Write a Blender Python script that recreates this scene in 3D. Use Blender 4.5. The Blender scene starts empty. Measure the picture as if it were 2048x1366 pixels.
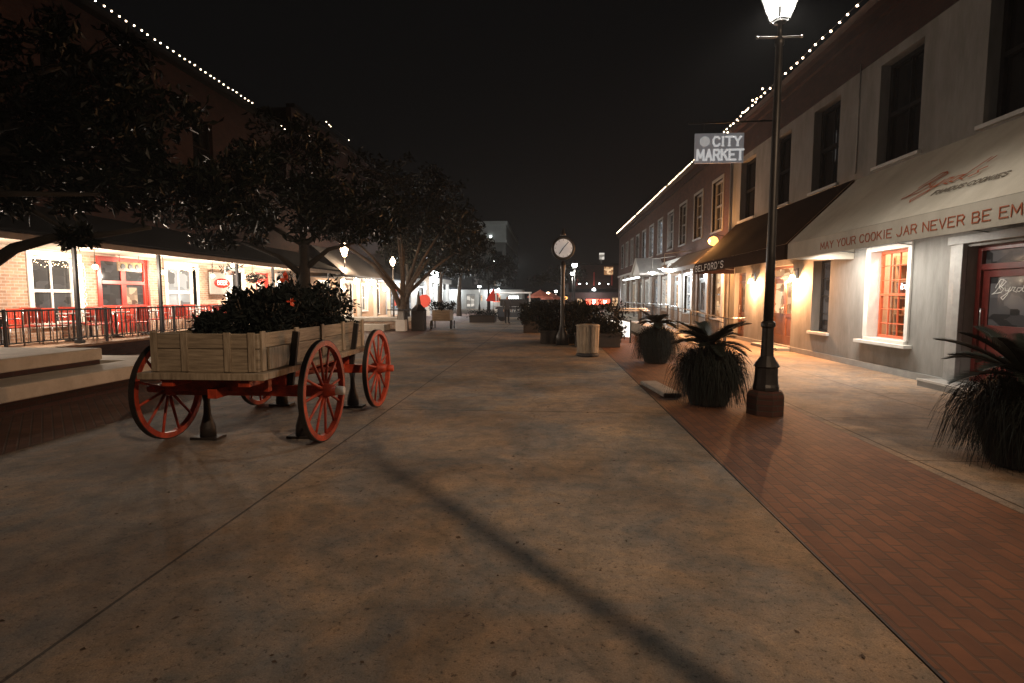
import bpy, bmesh, math, random
from mathutils import Vector, Matrix
R = math.radians
random.seed(7)
scene = bpy.context.scene
col = scene.collection

# ------------------------------------------------------------------ camera, world, exposure
cd = bpy.data.cameras.new("camera"); cam = bpy.data.objects.new("camera", cd); col.objects.link(cam)
cd.sensor_width = 36.0; cd.lens = 36.0 * 1072 / 2048; cd.clip_start = 0.05; cd.clip_end = 600
cam.location = (0, 0, 1.6); cam.rotation_euler = (R(90 - 4.75), 0, R(3.96)); scene.camera = cam
w = bpy.data.worlds.new("World"); scene.world = w; w.use_nodes = True
bg = w.node_tree.nodes["Background"]; bg.inputs[0].default_value = (0.95, 0.93, 0.95, 1); bg.inputs[1].default_value = 0.0034
scene.view_settings.view_transform = 'Standard'; scene.view_settings.look = 'None'
scene.view_settings.exposure = 0; scene.view_settings.gamma = 1
try:
    scene.cycles.use_denoising = True; scene.cycles.max_bounces = 6; scene.cycles.transparent_max_bounces = 12
    scene.cycles.sample_clamp_indirect = 3.0; scene.cycles.caustics_reflective = False; scene.cycles.caustics_refractive = False
except Exception: pass

WARM = (1.0, 0.66, 0.40); WARM2 = (1.0, 0.83, 0.66); COOL = (0.90, 0.97, 1.0); NEUT = (1.0, 0.93, 0.82); SOD = (1.0, 0.42, 0.12)
HAZE = .0009
KEY_P, LANT_P, PORCH_P = 4700, 880, 300

def light(name, loc, p, c=WARM, r=0.06, parent=None, kind='POINT', rot=None, size=None, spot=None):
    l = bpy.data.lights.new(name, kind); l.energy = p; l.color = c
    if kind == 'AREA':
        l.shape = 'RECTANGLE'; l.size, l.size_y = size
    else: l.shadow_soft_size = r
    if spot: l.spot_size = R(spot[0]); l.spot_blend = spot[1]
    o = bpy.data.objects.new(name, l); col.objects.link(o)
    L = Vector(loc)
    if parent is not None: o.parent = parent; L = L - ORG.get(parent.name, Vector((0, 0, 0)))
    o.location = L
    if rot is not None: o.rotation_euler = rot
    return o

# ------------------------------------------------------------------ materials
def newmat(name):
    m = bpy.data.materials.new(name); m.use_nodes = True
    nt = m.node_tree; return m, nt, nt.nodes, nt.links, nt.nodes["Principled BSDF"]
def coords(nt, wall=False):
    N, L = nt.nodes, nt.links
    g = N.new('ShaderNodeNewGeometry')
    if not wall: return g.outputs['Position']
    s = N.new('ShaderNodeSeparateXYZ'); L.new(g.outputs['Position'], s.inputs[0])
    a = N.new('ShaderNodeMath'); a.operation = 'ADD'; L.new(s.outputs[0], a.inputs[0]); L.new(s.outputs[1], a.inputs[1])
    c = N.new('ShaderNodeCombineXYZ'); L.new(a.outputs[0], c.inputs[0]); L.new(s.outputs[2], c.inputs[1]); return c.outputs[0]
def pm(name, c1, c2=None, scale=4.0, rough=0.7, metal=0.0, bump=0.15, detail=6, obj=True, spec=0.5, rvar=0.1, st=None, lo=.35, hi=.65):
    m, nt, N, L, b = newmat(name)
    if c2 is None: c2 = tuple(x * 0.72 for x in c1)
    tc = N.new('ShaderNodeTexCoord'); n = N.new('ShaderNodeTexNoise'); n.inputs['Scale'].default_value = scale; n.inputs['Detail'].default_value = detail
    n.inputs['Roughness'].default_value = 0.65
    vv = tc.outputs['Object']
    if st: mp = N.new('ShaderNodeMapping'); mp.inputs['Scale'].default_value = st; L.new(vv, mp.inputs[0]); vv = mp.outputs[0]
    L.new(vv, n.inputs['Vector'])
    r = N.new('ShaderNodeValToRGB'); r.color_ramp.elements[0].position = lo; r.color_ramp.elements[1].position = hi
    r.color_ramp.elements[0].color = (*c2, 1); r.color_ramp.elements[1].color = (*c1, 1)
    L.new(n.outputs['Fac'], r.inputs[0]); L.new(r.outputs[0], b.inputs['Base Color'])
    mr = N.new('ShaderNodeMapRange'); mr.inputs[3].default_value = max(0.02, rough - rvar); mr.inputs[4].default_value = min(1, rough + rvar)
    L.new(n.outputs['Fac'], mr.inputs[0]); L.new(mr.outputs[0], b.inputs['Roughness'])
    b.inputs['Metallic'].default_value = metal; b.inputs['Specular IOR Level'].default_value = spec
    if bump:
        n2 = N.new('ShaderNodeTexNoise'); n2.inputs['Scale'].default_value = scale * 6; n2.inputs['Detail'].default_value = 4
        L.new(vv, n2.inputs['Vector'])
        bp = N.new('ShaderNodeBump'); bp.inputs['Strength'].default_value = bump; bp.inputs['Distance'].default_value = 0.01
        L.new(n2.outputs['Fac'], bp.inputs['Height']); L.new(bp.outputs[0], b.inputs['Normal'])
    return m
def emit(name, c, s, sample=False):
    m, nt, N, L, b = newmat(name)
    b.inputs['Base Color'].default_value = (*[min(1, x) * .8 for x in c], 1)
    b.inputs['Emission Color'].default_value = (*c, 1); b.inputs['Emission Strength'].default_value = s
    m.cycles.emission_sampling = 'AUTO' if sample else 'NONE'
    return m
def brick(name, c1, c2, mortar, bw=0.22, bh=0.075, ms=0.012, wall=True, rough=0.85, rot=0, bump=0.5):
    m, nt, N, L, b = newmat(name)
    v = coords(nt, wall)
    mp = N.new('ShaderNodeMapping'); mp.inputs['Rotation'].default_value = (0, 0, R(rot)); L.new(v, mp.inputs[0])
    t = N.new('ShaderNodeTexBrick'); t.inputs['Scale'].default_value = 1; t.inputs['Brick Width'].default_value = bw; t.inputs['Row Height'].default_value = bh
    t.inputs['Mortar Size'].default_value = ms; t.inputs['Mortar Smooth'].default_value = 0.3
    t.inputs['Color1'].default_value = (*c1, 1); t.inputs['Color2'].default_value = (*c2, 1); t.inputs['Mortar'].default_value = (*mortar, 1)
    L.new(mp.outputs[0], t.inputs['Vector'])
    n = N.new('ShaderNodeTexNoise'); n.inputs['Scale'].default_value = 2.2; n.inputs['Detail'].default_value = 8; L.new(v, n.inputs['Vector'])
    n.inputs['Roughness'].default_value = 0.7
    mr = N.new('ShaderNodeMapRange'); mr.inputs[1].default_value = .3; mr.inputs[2].default_value = .7; mr.inputs[3].default_value = .6; mr.inputs[4].default_value = 1.25; L.new(n.outputs['Fac'], mr.inputs[0])
    mx = N.new('ShaderNodeMix'); mx.data_type = 'RGBA'; mx.blend_type = 'MULTIPLY'; mx.inputs[0].default_value = 1
    L.new(t.outputs['Color'], mx.inputs[6]); L.new(mr.outputs[0], mx.inputs[7]); L.new(mx.outputs[2], b.inputs['Base Color'])
    b.inputs['Roughness'].default_value = rough
    bp = N.new('ShaderNodeBump'); bp.inputs['Strength'].default_value = bump; bp.inputs['Distance'].default_value = 0.008; bp.invert = True
    ad = N.new('ShaderNodeMath'); ad.operation = 'SUBTRACT'; L.new(t.outputs['Fac'], ad.inputs[0]); L.new(n.outputs['Fac'], ad.inputs[1])
    L.new(ad.outputs[0], bp.inputs['Height']); L.new(bp.outputs[0], b.inputs['Normal'])
    return m
def concrete(name, joints=True, base=(.39, .295, .20), base2=(.255, .26, .258), jx=3.94, jy=9.0, ox=2.27, oy=-7.42):
    m, nt, N, L, b = newmat(name); v = coords(nt)
    def noise(s, d=6, r=.6, dist=0.0):
        n = N.new('ShaderNodeTexNoise'); n.inputs['Scale'].default_value = s; n.inputs['Detail'].default_value = d; n.inputs['Roughness'].default_value = r
        n.inputs['Distortion'].default_value = dist
        L.new(v, n.inputs['Vector']); return n.outputs['Fac']
    def ramp(f, a, c, p0, p1):
        r = N.new('ShaderNodeValToRGB'); e = r.color_ramp.elements; e[0].position = p0; e[1].position = p1; e[0].color = (*a, 1); e[1].color = (*c, 1)
        L.new(f, r.inputs[0]); return r.outputs[0]
    def mul(a, c, f=1.0):
        x = N.new('ShaderNodeMix'); x.data_type = 'RGBA'; x.blend_type = 'MULTIPLY'; x.inputs[0].default_value = f
        L.new(a, x.inputs[6]); L.new(c, x.inputs[7]); return x.outputs[2]
    c0 = ramp(noise(.9, 7, .68, .8), base2, base, .36, .62)
    c0 = mul(c0, ramp(noise(.45, 4, .6), (.5, .46, .43), (1, 1, 1), .36, .6))
    c0 = mul(c0, ramp(noise(5.5, 9, .75, .4), (.62, .64, .66), (1.2, 1.08, .98), .36, .64))
    gs = N.new('ShaderNodeTexVoronoi'); gs.inputs['Scale'].default_value = 1.7; L.new(v, gs.inputs['Vector']); c0 = mul(c0, ramp(gs.outputs['Distance'], (.4, .38, .37), (1, 1, 1), .028, .04))
    vo = N.new('ShaderNodeTexVoronoi'); vo.feature = 'DISTANCE_TO_EDGE'; vo.inputs['Scale'].default_value = .42; wv = N.new('ShaderNodeMix'); wv.data_type = 'VECTOR'; wv.inputs[0].default_value = .22
    nc = N.new('ShaderNodeTexNoise'); nc.inputs['Scale'].default_value = 2.5; nc.inputs['Detail'].default_value = 6; L.new(v, nc.inputs['Vector']); L.new(v, wv.inputs[4]); L.new(nc.outputs['Color'], wv.inputs[5]); L.new(wv.outputs[1], vo.inputs['Vector'])
    c0 = mul(c0, ramp(vo.outputs['Distance'], (.45, .42, .4), (1, 1, 1), .0015, .006), .35)
    c0 = mul(c0, ramp(noise(34, 6, .75), (.25, .235, .23), (1, 1, 1), .34, .45))
    c0 = mul(c0, ramp(noise(120, 3, .6), (.78, .77, .76), (1.1, 1.1, 1.1), .35, .65))
    h = noise(34, 8, .75)
    hs = N.new('ShaderNodeMath'); hs.operation = 'MULTIPLY'; hs.inputs[1].default_value = 1.0; L.new(h, hs.inputs[0])
    hh = hs.outputs[0]
    if joints:
        mp = N.new('ShaderNodeMapping'); mp.inputs['Location'].default_value = (ox, oy, 0); L.new(v, mp.inputs[0])
        t = N.new('ShaderNodeTexBrick'); t.offset = 0; t.inputs['Scale'].default_value = 1; t.inputs['Brick Width'].default_value = jx; t.inputs['Row Height'].default_value = jy
        t.inputs['Mortar Size'].default_value = .012; t.inputs['Mortar Smooth'].default_value = .4
        t.inputs['Color1'].default_value = (1, 1, 1, 1); t.inputs['Color2'].default_value = (.9, .9, .91, 1); t.inputs['Mortar'].default_value = (.22, .2, .18, 1)
        L.new(mp.outputs[0], t.inputs['Vector']); c0 = mul(c0, t.outputs['Color'])
        sb = N.new('ShaderNodeMath'); sb.operation = 'SUBTRACT'; L.new(hh, sb.inputs[0]); L.new(t.outputs['Fac'], sb.inputs[1]); hh = sb.outputs[0]
    L.new(c0, b.inputs['Base Color'])
    mr = N.new('ShaderNodeMapRange'); b.inputs['Specular IOR Level'].default_value = .3; mr.inputs[3].default_value = .62; mr.inputs[4].default_value = .95; L.new(noise(2.3), mr.inputs[0]); L.new(mr.outputs[0], b.inputs['Roughness'])
    bp = N.new('ShaderNodeBump'); bp.inputs['Strength'].default_value = .7; bp.inputs['Distance'].default_value = .012; L.new(hh, bp.inputs['Height']); L.new(bp.outputs[0], b.inputs['Normal'])
    return m
def glass(name, tint=(1, 1, 1), refl=0.12, em=None, es=0.0):
    m, nt, N, L, b = newmat(name)
    tr = N.new('ShaderNodeBsdfTransparent'); tr.inputs[0].default_value = (*tint, 1)
    gl = N.new('ShaderNodeBsdfGlossy'); gl.inputs['Roughness'].default_value = .03
    mx = N.new('ShaderNodeMixShader'); mx.inputs[0].default_value = refl; L.new(tr.outputs[0], mx.inputs[1]); L.new(gl.outputs[0], mx.inputs[2])
    out = N["Material Output"]; last = mx.outputs[0]
    if em:
        e = N.new('ShaderNodeEmission'); e.inputs[0].default_value = (*em, 1); e.inputs[1].default_value = es
        a = N.new('ShaderNodeAddShader'); L.new(last, a.inputs[0]); L.new(e.outputs[0], a.inputs[1]); last = a.outputs[0]
        m.cycles.emission_sampling = 'NONE'
    L.new(last, out.inputs[0]); return m
def litpane(name, ca, cb, s, scale=3.0, seed=0.0):
    # window lit from inside: the light of a furnished room seen through the glass
    m, nt, N, L, b = newmat(name)
    v = coords(nt, True)
    mp = N.new('ShaderNodeMapping'); mp.inputs['Location'].default_value = (seed, seed * .7, 0); mp.inputs['Scale'].default_value = (1, 1.6, 1); L.new(v, mp.inputs[0])
    n = N.new('ShaderNodeTexVoronoi'); n.inputs['Scale'].default_value = scale; L.new(mp.outputs[0], n.inputs['Vector'])
    n.distance = 'CHEBYCHEV'
    sp = N.new('ShaderNodeSeparateColor'); L.new(n.outputs['Color'], sp.inputs[0])
    r = N.new('ShaderNodeValToRGB'); e = r.color_ramp.elements; e[0].position = .25; e[1].position = .8; e[0].color = (*ca, 1); e[1].color = (*cb, 1)
    L.new(sp.outputs[0], r.inputs[0])
    L.new(r.outputs[0], b.inputs['Emission Color']); b.inputs['Emission Strength'].default_value = s
    b.inputs['Base Color'].default_value = (.03, .03, .03, 1); b.inputs['Roughness'].default_value = .08
    m.cycles.emission_sampling = 'NONE'
    return m

M = {}
M['plaza'] = concrete('plaza_concrete')
M['walk'] = concrete('sidewalk_concrete', True, (.38, .29, .20), (.26, .25, .235), 1.8, 1.9, 0, .3)
M['pave'] = brick('brick_paving', (.165, .060, .022), (.105, .038, .015), (.085, .040, .021), .2, .1, .01, wall=False, rot=90, rough=.75)
M['paveL'] = brick('dark_brick_paving', (.17, .085, .06), (.12, .06, .045), (.09, .07, .06), .2, .1, .01, wall=False, rot=45, rough=.8)
M['asph'] = pm('asphalt', (.05, .05, .05), (.035, .035, .035), 8, .8, bump=.4)
M['kerb'] = pm('kerb_stone', (.30, .28, .25), (.2, .19, .17), 9, .7, bump=.4)
M['conc'] = pm('cast_concrete', (.58, .54, .47), (.42, .38, .32), 3, .75, bump=.3)
M['stucco'] = pm('grey_stucco', (.27, .265, .25), (.165, .16, .148), 1.6, .85, bump=.5, st=(1.6, 1.6, .45), detail=10, lo=.3, hi=.62)
M['stucco2'] = pm('white_stucco', (.6, .6, .58), (.5, .5, .48), 1.5, .85, bump=.3)
M['trimw'] = pm('white_paint', (.72, .70, .66), (.62, .60, .56), 5, .45, bump=.08)
M['trimg'] = pm('grey_paint', (.33, .33, .32), (.25, .25, .24), 5, .5, bump=.08)
M['redp'] = pm('red_paint', (.42, .035, .02), (.30, .022, .014), 5, .4, bump=.08)
M['redk'] = pm('dark_red_paint', (.16, .016, .012), (.10, .010, .008), 5, .4, bump=.08)
M['oran'] = pm('orange_red_paint', (.55, .12, .045), (.42, .08, .03), 5, .45, bump=.08)
M['wag'] = pm('worn_red_wagon_paint', (.52, .058, .020), (.17, .022, .012), 7, .5, bump=.4, detail=10, lo=.32, hi=.6)
M['plank'] = pm('weathered_planks', (.42, .35, .26), (.16, .128, .092), 2.2, .75, bump=.5, st=(1.3, 1.3, 16), detail=9, lo=.3, hi=.7)
M['plank2'] = pm('pale_batten_wood', (.44, .37, .28), (.17, .13, .09), 3, .75, bump=.5, st=(9, 9, 1.2), detail=9, lo=.3, hi=.7)
M['iron'] = pm('black_iron', (.018, .018, .02), (.010, .010, .011), 8, .42, bump=.15)
M['tyre'] = pm('iron_tyre', (.022, .017, .016), (.012, .010, .010), 8, .6, bump=.2)
M['steel'] = pm('brushed_steel', (.55, .55, .56), (.40, .40, .41), 10, .32, .85, bump=.05)
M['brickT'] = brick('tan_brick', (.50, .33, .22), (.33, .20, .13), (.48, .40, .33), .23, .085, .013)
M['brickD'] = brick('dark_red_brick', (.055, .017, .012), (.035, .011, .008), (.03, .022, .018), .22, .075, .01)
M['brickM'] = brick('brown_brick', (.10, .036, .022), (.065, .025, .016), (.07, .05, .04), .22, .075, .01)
M['roof'] = pm('dark_roofing', (.022, .022, .024), (.013, .013, .015), 5, .85, bump=.3, spec=.1)
M['soffit'] = pm('cream_soffit', (.45, .38, .30), (.36, .30, .24), 4, .7)
M['deck'] = pm('deck_boards', (.36, .24, .15), (.25, .16, .10), 5, .7, bump=.3)
M['cream'] = pm('cream_canvas', (.57, .53, .45), (.44, .40, .33), 1.1, .9, bump=.3, st=(1.0, 1.4, .7), detail=5, lo=.3, hi=.62, spec=.15)
M['dkcan'] = pm('dark_brown_canvas', (.016, .006, .005), (.010, .004, .003), 2.5, .95, bump=.1, spec=.05, rvar=.03)
M['tancan'] = pm('tan_canvas', (.33, .25, .18), (.25, .19, .13), 2.5, .8, bump=.1)
M['ink'] = pm('rust_red_lettering', (.42, .10, .03), (.33, .07, .022), 8, .6, bump=0)
M['gink'] = pm('grey_lettering', (.16, .14, .11), (.12, .10, .08), 8, .6, bump=0)
M['signw'] = emit('sign_letters_added_glow', (1, 1, .98), .42)  # glow put into the letters; the hanging sign has no lamp inside
M['signb'] = emit('sign_board_added_glow', (.9, .93, 1), .085)  # slight glow in the board stands in for light falling on it
M['white'] = pm('white_lettering', (.75, .75, .72), (.65, .65, .62), 8, .5, bump=0)
M['sgrey'] = pm('grey_sign_paint', (.34, .34, .345), (.28, .28, .285), 6, .45, bump=.08)
M['wood'] = pm('brown_varnished_wood', (.20, .075, .032), (.12, .042, .02), 4, .35, bump=.1)
M['darkin'] = pm('dark_interior', (.02, .016, .014), (.012, .010, .009), 3, .8, bump=0)
M['dglass'] = pm('dark_window_glass', (.012, .013, .015), (.008, .008, .010), 1, .08, bump=0, rvar=.03)
M['glass'] = glass('clear_glass', (1, .98, .95), .09)
M['leaf'] = pm('glossy_dark_leaf', (.006, .010, .007), (.003, .005, .003), 1.2, .38, spec=.2, bump=0, rvar=.08)
M['leaf2'] = pm('shrub_leaf', (.009, .014, .013), (.004, .007, .007), 3, .7, spec=.2, bump=0)
M['fern'] = pm('palm_frond', (.014, .021, .017), (.007, .011, .009), 4, .42, bump=0)
M['bark'] = pm('tree_bark', (.13, .10, .075), (.06, .045, .035), 9, .9, bump=.8)
M['barkD'] = pm('dark_magnolia_bark', (.035, .03, .026), (.018, .016, .014), 9, .9, bump=.8)
M['soil'] = pm('dark_soil', (.03, .02, .014), None, 14, .95, bump=.6)
M['flower'] = pm('orange_red_petal', (.75, .10, .035), (.60, .06, .02), 9, .5, bump=0)
M['pot'] = pm('weathered_pot', (.11, .05, .033), (.05, .026, .02), 5, .8, bump=.3)
M['potg'] = pm('grey_stone_pot', (.045, .045, .048), (.022, .022, .025), 5, .75, bump=.3)
M['redpl'] = pm('red_chair_slats', (.60, .06, .03), (.45, .04, .02), 6, .4, bump=.05)
M['bulb'] = emit('string_bulb', (1.0, .74, .50), 14)
M['fairy'] = emit('fairy_bulb', (1.0, .72, .42), 7)
M['globeW'] = emit('warm_globe', (1.0, .72, .45), 16)
M['globeN'] = emit('white_globe', (.92, 1.0, .98), 18)
M['sod'] = emit('sodium_globe', (1.0, .44, .12), 3.0)
M['lpane'] = glass('lantern_pane', (.95, .95, .95), .08, (1.0, .96, .86), .75)
M['lampbulb'] = emit('lantern_bulb', (1, .95, .85), 10)
M['face'] = pm('enamel_clock_face', (.72, .72, .70), (.66, .66, .64), 4, .4, bump=0)
M['clockface'] = emit('clock_face_added_glow', (.92, .92, .90), .23)  # dial is unlit; faint glow in its colour keeps it pale
M['winW'] = litpane('lit_window_warm', (.16, .06, .025), (1.0, .62, .34), 1.15, 4.2, 3.1)
M['winW2'] = litpane('lit_window_amber', (.30, .13, .05), (1.0, .66, .36), 1.0, 3.1, 8.4)
M['winC'] = litpane('lit_window_cool', (.05, .06, .07), (.75, .85, .95), .55, 3.6, 1.7)
M['winD'] = litpane('dim_window', (.006, .006, .007), (.14, .12, .11), .5, 2.5, 5.2)
M['winP'] = litpane('plain_bright_window', (.30, .27, .23), (1.0, .92, .80), .8, 1.5, 2.2)
M['menu'] = emit('backlit_menu_panel', (1.0, .96, .88), 1.5)
M['redneon'] = emit('red_lit_sign', (1.0, .10, .05), 2.5)
M['redlit'] = emit('red_lit_banner', (1.0, .13, .08), .55)
M['shade'] = pm('white_enamel_shade', (.8, .8, .78), None, 4, .3, bump=0)
M['cloth'] = pm('dark_grey_cloth', (.075, .08, .09), (.05, .055, .06), 12, .9)
M['cloth2'] = pm('black_trousers', (.02, .022, .028), None, 12, .9)
M['skin'] = pm('skin', (.45, .27, .19), (.38, .22, .15), 5, .6, bump=0)
M['hair'] = pm('dark_hair', (.025, .018, .014), None, 30, .6)
M['umbR'] = pm('red_umbrella_canvas', (.55, .03, .02), (.42, .02, .015), 4, .75, bump=0)
M['umbS'] = pm('salmon_umbrella_canvas', (.65, .22, .15), (.5, .15, .1), 4, .75, bump=0)
M['jar1'] = pm('biscuit_tin', (.75, .30, .12), (.62, .50, .36), 12, .4, bump=0)
M['shelf'] = pm('shelf_wood', (.45, .28, .15), (.34, .2, .1), 5, .5)
M['inwall'] = pm('shop_inner_wall', (.62, .42, .28), (.52, .34, .22), 3, .7)

# ------------------------------------------------------------------ object helpers
ORG = {}
def tag(o, label=None, cat=None, group=None, kind=None):
    if label: o['label'] = label
    if cat: o['category'] = cat
    if group: o['group'] = group
    if kind: o['kind'] = kind
    return o
def thing(name, label, cat, loc=(0, 0, 0), rz=0, group=None, world=True):
    o = bpy.data.objects.new(name, None); col.objects.link(o); o.location = loc; o.rotation_euler.z = rz; o.empty_display_size = .1
    ORG[o.name] = Vector(loc) if world else Vector((0, 0, 0))
    return tag(o, label, cat, group)
class MB:
    def __init__(s): s.b = bmesh.new()
    def box(s, x0, x1, y0, y1, z0, z1, rot=0, piv=None):
        m = Matrix.Translation(((x0 + x1) / 2, (y0 + y1) / 2, (z0 + z1) / 2)) @ Matrix.Diagonal((abs(x1 - x0), abs(y1 - y0), abs(z1 - z0), 1))
        if rot:
            p = Vector(piv) if piv else Vector(((x0 + x1) / 2, (y0 + y1) / 2, 0)); m = Matrix.Translation(p) @ Matrix.Rotation(rot, 4, 'Z') @ Matrix.Translation(-p) @ m
        bmesh.ops.create_cube(s.b, size=1, matrix=m); return s
    def obox(s, c, ax, ay, az):   # oriented box from centre and three half-axis vectors
        c = Vector(c); ax, ay, az = Vector(ax), Vector(ay), Vector(az)
        vs = [s.b.verts.new(c + i * ax + j * ay + k * az) for i in (-1, 1) for j in (-1, 1) for k in (-1, 1)]
        for f in ((0, 1, 3, 2), (4, 6, 7, 5), (0, 4, 5, 1), (2, 3, 7, 6), (0, 2, 6, 4), (1, 5, 7, 3)): s.b.faces.new([vs[i] for i in f])
        return s
    def bar(s, a, b, w, h=None, up=(0, 0, 1)):
        a, b = Vector(a), Vector(b); d = b - a; u = Vector(up)
        if abs(d.normalized().dot(u)) > .99: u = Vector((1, 0, 0))
        sx = d.cross(u).normalized(); sy = sx.cross(d).normalized(); h = h or w
        return s.obox((a + b) / 2, d / 2, sx * w / 2, sy * h / 2)
    def tube(s, pts, rad, n=8, cap=True):
        pts = [Vector(p) for p in pts]; rad = rad if isinstance(rad, (list, tuple)) else [rad] * len(pts)
        rings = []; u = None
        for i, p in enumerate(pts):
            d = (pts[min(i + 1, len(pts) - 1)] - pts[max(i - 1, 0)]).normalized()
            if u is None: u = d.orthogonal().normalized()
            else: u = (u - d * u.dot(d)).normalized()
            v = d.cross(u)
            rings.append([s.b.verts.new(p + (u * math.cos(2 * math.pi * k / n) + v * math.sin(2 * math.pi * k / n)) * rad[i]) for k in range(n)])
        for a, b in zip(rings, rings[1:]):
            for k in range(n):
                f = s.b.faces.new((a[k], a[(k + 1) % n], b[(k + 1) % n], b[k])); f.smooth = True
        if cap: s.b.faces.new(rings[0][::-1]); s.b.faces.new(rings[-1])
        return s
    def lathe(s, prof, c=(0, 0, 0), n=20, axis='z', smooth=True):
        rings = []
        for r, h in prof:
            ring = []
            for k in range(n):
                a = 2 * math.pi * k / n; x, y = r * math.cos(a), r * math.sin(a)
                v = (x, y, h) if axis == 'z' else ((h, x, y) if axis == 'x' else (x, h, y))
                ring.append(s.b.verts.new(Vector(c) + Vector(v)))
            rings.append(ring)
        for a, b in zip(rings, rings[1:]):
            for k in range(n):
                f = s.b.faces.new((a[k], a[(k + 1) % n], b[(k + 1) % n], b[k])); f.smooth = smooth
        s.b.faces.new(rings[0][::-1]); s.b.faces.new(rings[-1]); return s
    def ball(s, c, r, sub=2, sc=(1, 1, 1)):
        bmesh.ops.create_icosphere(s.b, subdivisions=sub, radius=r, matrix=Matrix.Translation(c) @ Matrix.Diagonal((*sc, 1)))
        for f in s.b.faces: f.smooth = True
        return s
    def poly(s, pts): s.b.faces.new([s.b.verts.new(p) for p in pts]); return s
    def prism(s, pts, ext):     # planar outline given thickness
        e = Vector(ext); a = [s.b.verts.new(p) for p in pts]; b = [s.b.verts.new(Vector(p) + e) for p in pts]
        s.b.faces.new(a[::-1]); s.b.faces.new(b); n = len(pts)
        for i in range(n): s.b.faces.new((a[i], a[(i + 1) % n], b[(i + 1) % n], b[i]))
        return s
    def leaves(s, pts, size, asp=.42, bend=.15, up=0.0):
        for p in pts:
            d = Vector((random.gauss(0, 1), random.gauss(0, 1), random.gauss(0, 1) + up)).normalized(); n = d.orthogonal().normalized()
            n.rotate(Matrix.Rotation(random.random() * 6.28, 3, d)); sd = d.cross(n); L = size * random.uniform(.65, 1.3); W = L * asp / 2; p = Vector(p)
            v = [s.b.verts.new(p), s.b.verts.new(p + d * L * .45 + sd * W + n * bend * W), s.b.verts.new(p + d * L - n * bend * L), s.b.verts.new(p + d * L * .45 - sd * W + n * bend * W)]
            s.b.faces.new((v[0], v[1], v[2])); s.b.faces.new((v[0], v[2], v[3]))
        return s
    def build(s, name, mat, parent=None, bevel=0, fixn=True):
        if fixn: bmesh.ops.recalc_face_normals(s.b, faces=s.b.faces)
        me = bpy.data.meshes.new(name)
        if parent is not None:
            o_ = ORG.get(parent.name, Vector((0, 0, 0)))
            if o_.length: bmesh.ops.translate(s.b, vec=-o_, verts=s.b.verts)
        s.b.to_mesh(me); s.b.free(); me.materials.append(M[mat] if isinstance(mat, str) else mat)
        o = bpy.data.objects.new(name, me); col.objects.link(o)
        if parent is not None: o.parent = parent; ORG[o.name] = ORG.get(parent.name, Vector((0, 0, 0)))
        if bevel:
            bv = o.modifiers.new('bevel', 'BEVEL'); bv.width = bevel; bv.segments = 2; bv.limit_method = 'ANGLE'
        return o
def kids(o): return [c for c in bpy.data.objects if c.parent == o]
def copy_tree(o, parent=None, lights=True):
    if o.type == 'LIGHT' and not lights: return None
    c = o.copy(); col.objects.link(c); c.parent = parent
    for ch in TREE.get(o.name, []): copy_tree(bpy.data.objects[ch], c, lights)
    return c
TREE = {}
def reg(o):     # remembers the children of a prototype, for copy_tree
    TREE[o.name] = [c.name for c in bpy.data.objects if c.parent == o]
    for c in list(TREE[o.name]): reg(bpy.data.objects[c])
    return o
def struct(name, mb, mat, **k): return tag(mb.build(name, mat, **k), kind='structure')

# stroke lettering: outlines on a unit box
G_ = {'A': [[(0, 0), (.5, 1), (1, 0)], [(.2, .38), (.8, .38)]], 'B': [[(0, 0), (0, 1), (.75, 1), (.9, .8), (.75, .55), (0, .55)], [(.75, .55), (1, .3), (.8, 0), (0, 0)]],
      'C': [[(1, .82), (.75, 1), (.25, 1), (0, .7), (0, .3), (.25, 0), (.75, 0), (1, .18)]], 'D': [[(0, 0), (0, 1), (.65, 1), (1, .65), (1, .35), (.65, 0), (0, 0)]],
      'E': [[(1, 1), (0, 1), (0, 0), (1, 0)], [(0, .52), (.75, .52)]], 'F': [[(1, 1), (0, 1), (0, 0)], [(0, .52), (.75, .52)]], 'I': [[(.5, 0), (.5, 1)]],
      'J': [[(.9, 1), (.9, .25), (.65, 0), (.25, 0), (0, .22)]], 'K': [[(0, 0), (0, 1)], [(.95, 1), (.05, .45)], [(.35, .62), (1, 0)]], 'L': [[(0, 1), (0, 0), (1, 0)]],
      'M': [[(0, 0), (.05, 1), (.5, .25), (.95, 1), (1, 0)]], 'N': [[(0, 0), (0, 1), (1, 0), (1, 1)]], 'O': [[(.25, 0), (0, .3), (0, .7), (.25, 1), (.75, 1), (1, .7), (1, .3), (.75, 0), (.25, 0)]],
      'P': [[(0, 0), (0, 1), (.75, 1), (1, .78), (.75, .5), (0, .5)]], 'R': [[(0, 0), (0, 1), (.75, 1), (1, .78), (.75, .5), (0, .5)], [(.55, .5), (1, 0)]],
      'S': [[(1, .85), (.75, 1), (.25, 1), (0, .78), (.2, .55), (.8, .45), (1, .22), (.75, 0), (.25, 0), (0, .15)]], 'T': [[(0, 1), (1, 1)], [(.5, 1), (.5, 0)]],
      'U': [[(0, 1), (0, .25), (.25, 0), (.75, 0), (1, .25), (1, 1)]], 'V': [[(0, 1), (.5, 0), (1, 1)]], 'Y': [[(0, 1), (.5, .48), (1, 1)], [(.5, .48), (.5, 0)]], "'": [[(.5, 1), (.4, .75)]],
      'G': [[(1, .82), (.75, 1), (.25, 1), (0, .7), (0, .3), (.25, 0), (.75, 0), (1, .2), (1, .45), (.6, .45)]]}
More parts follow.
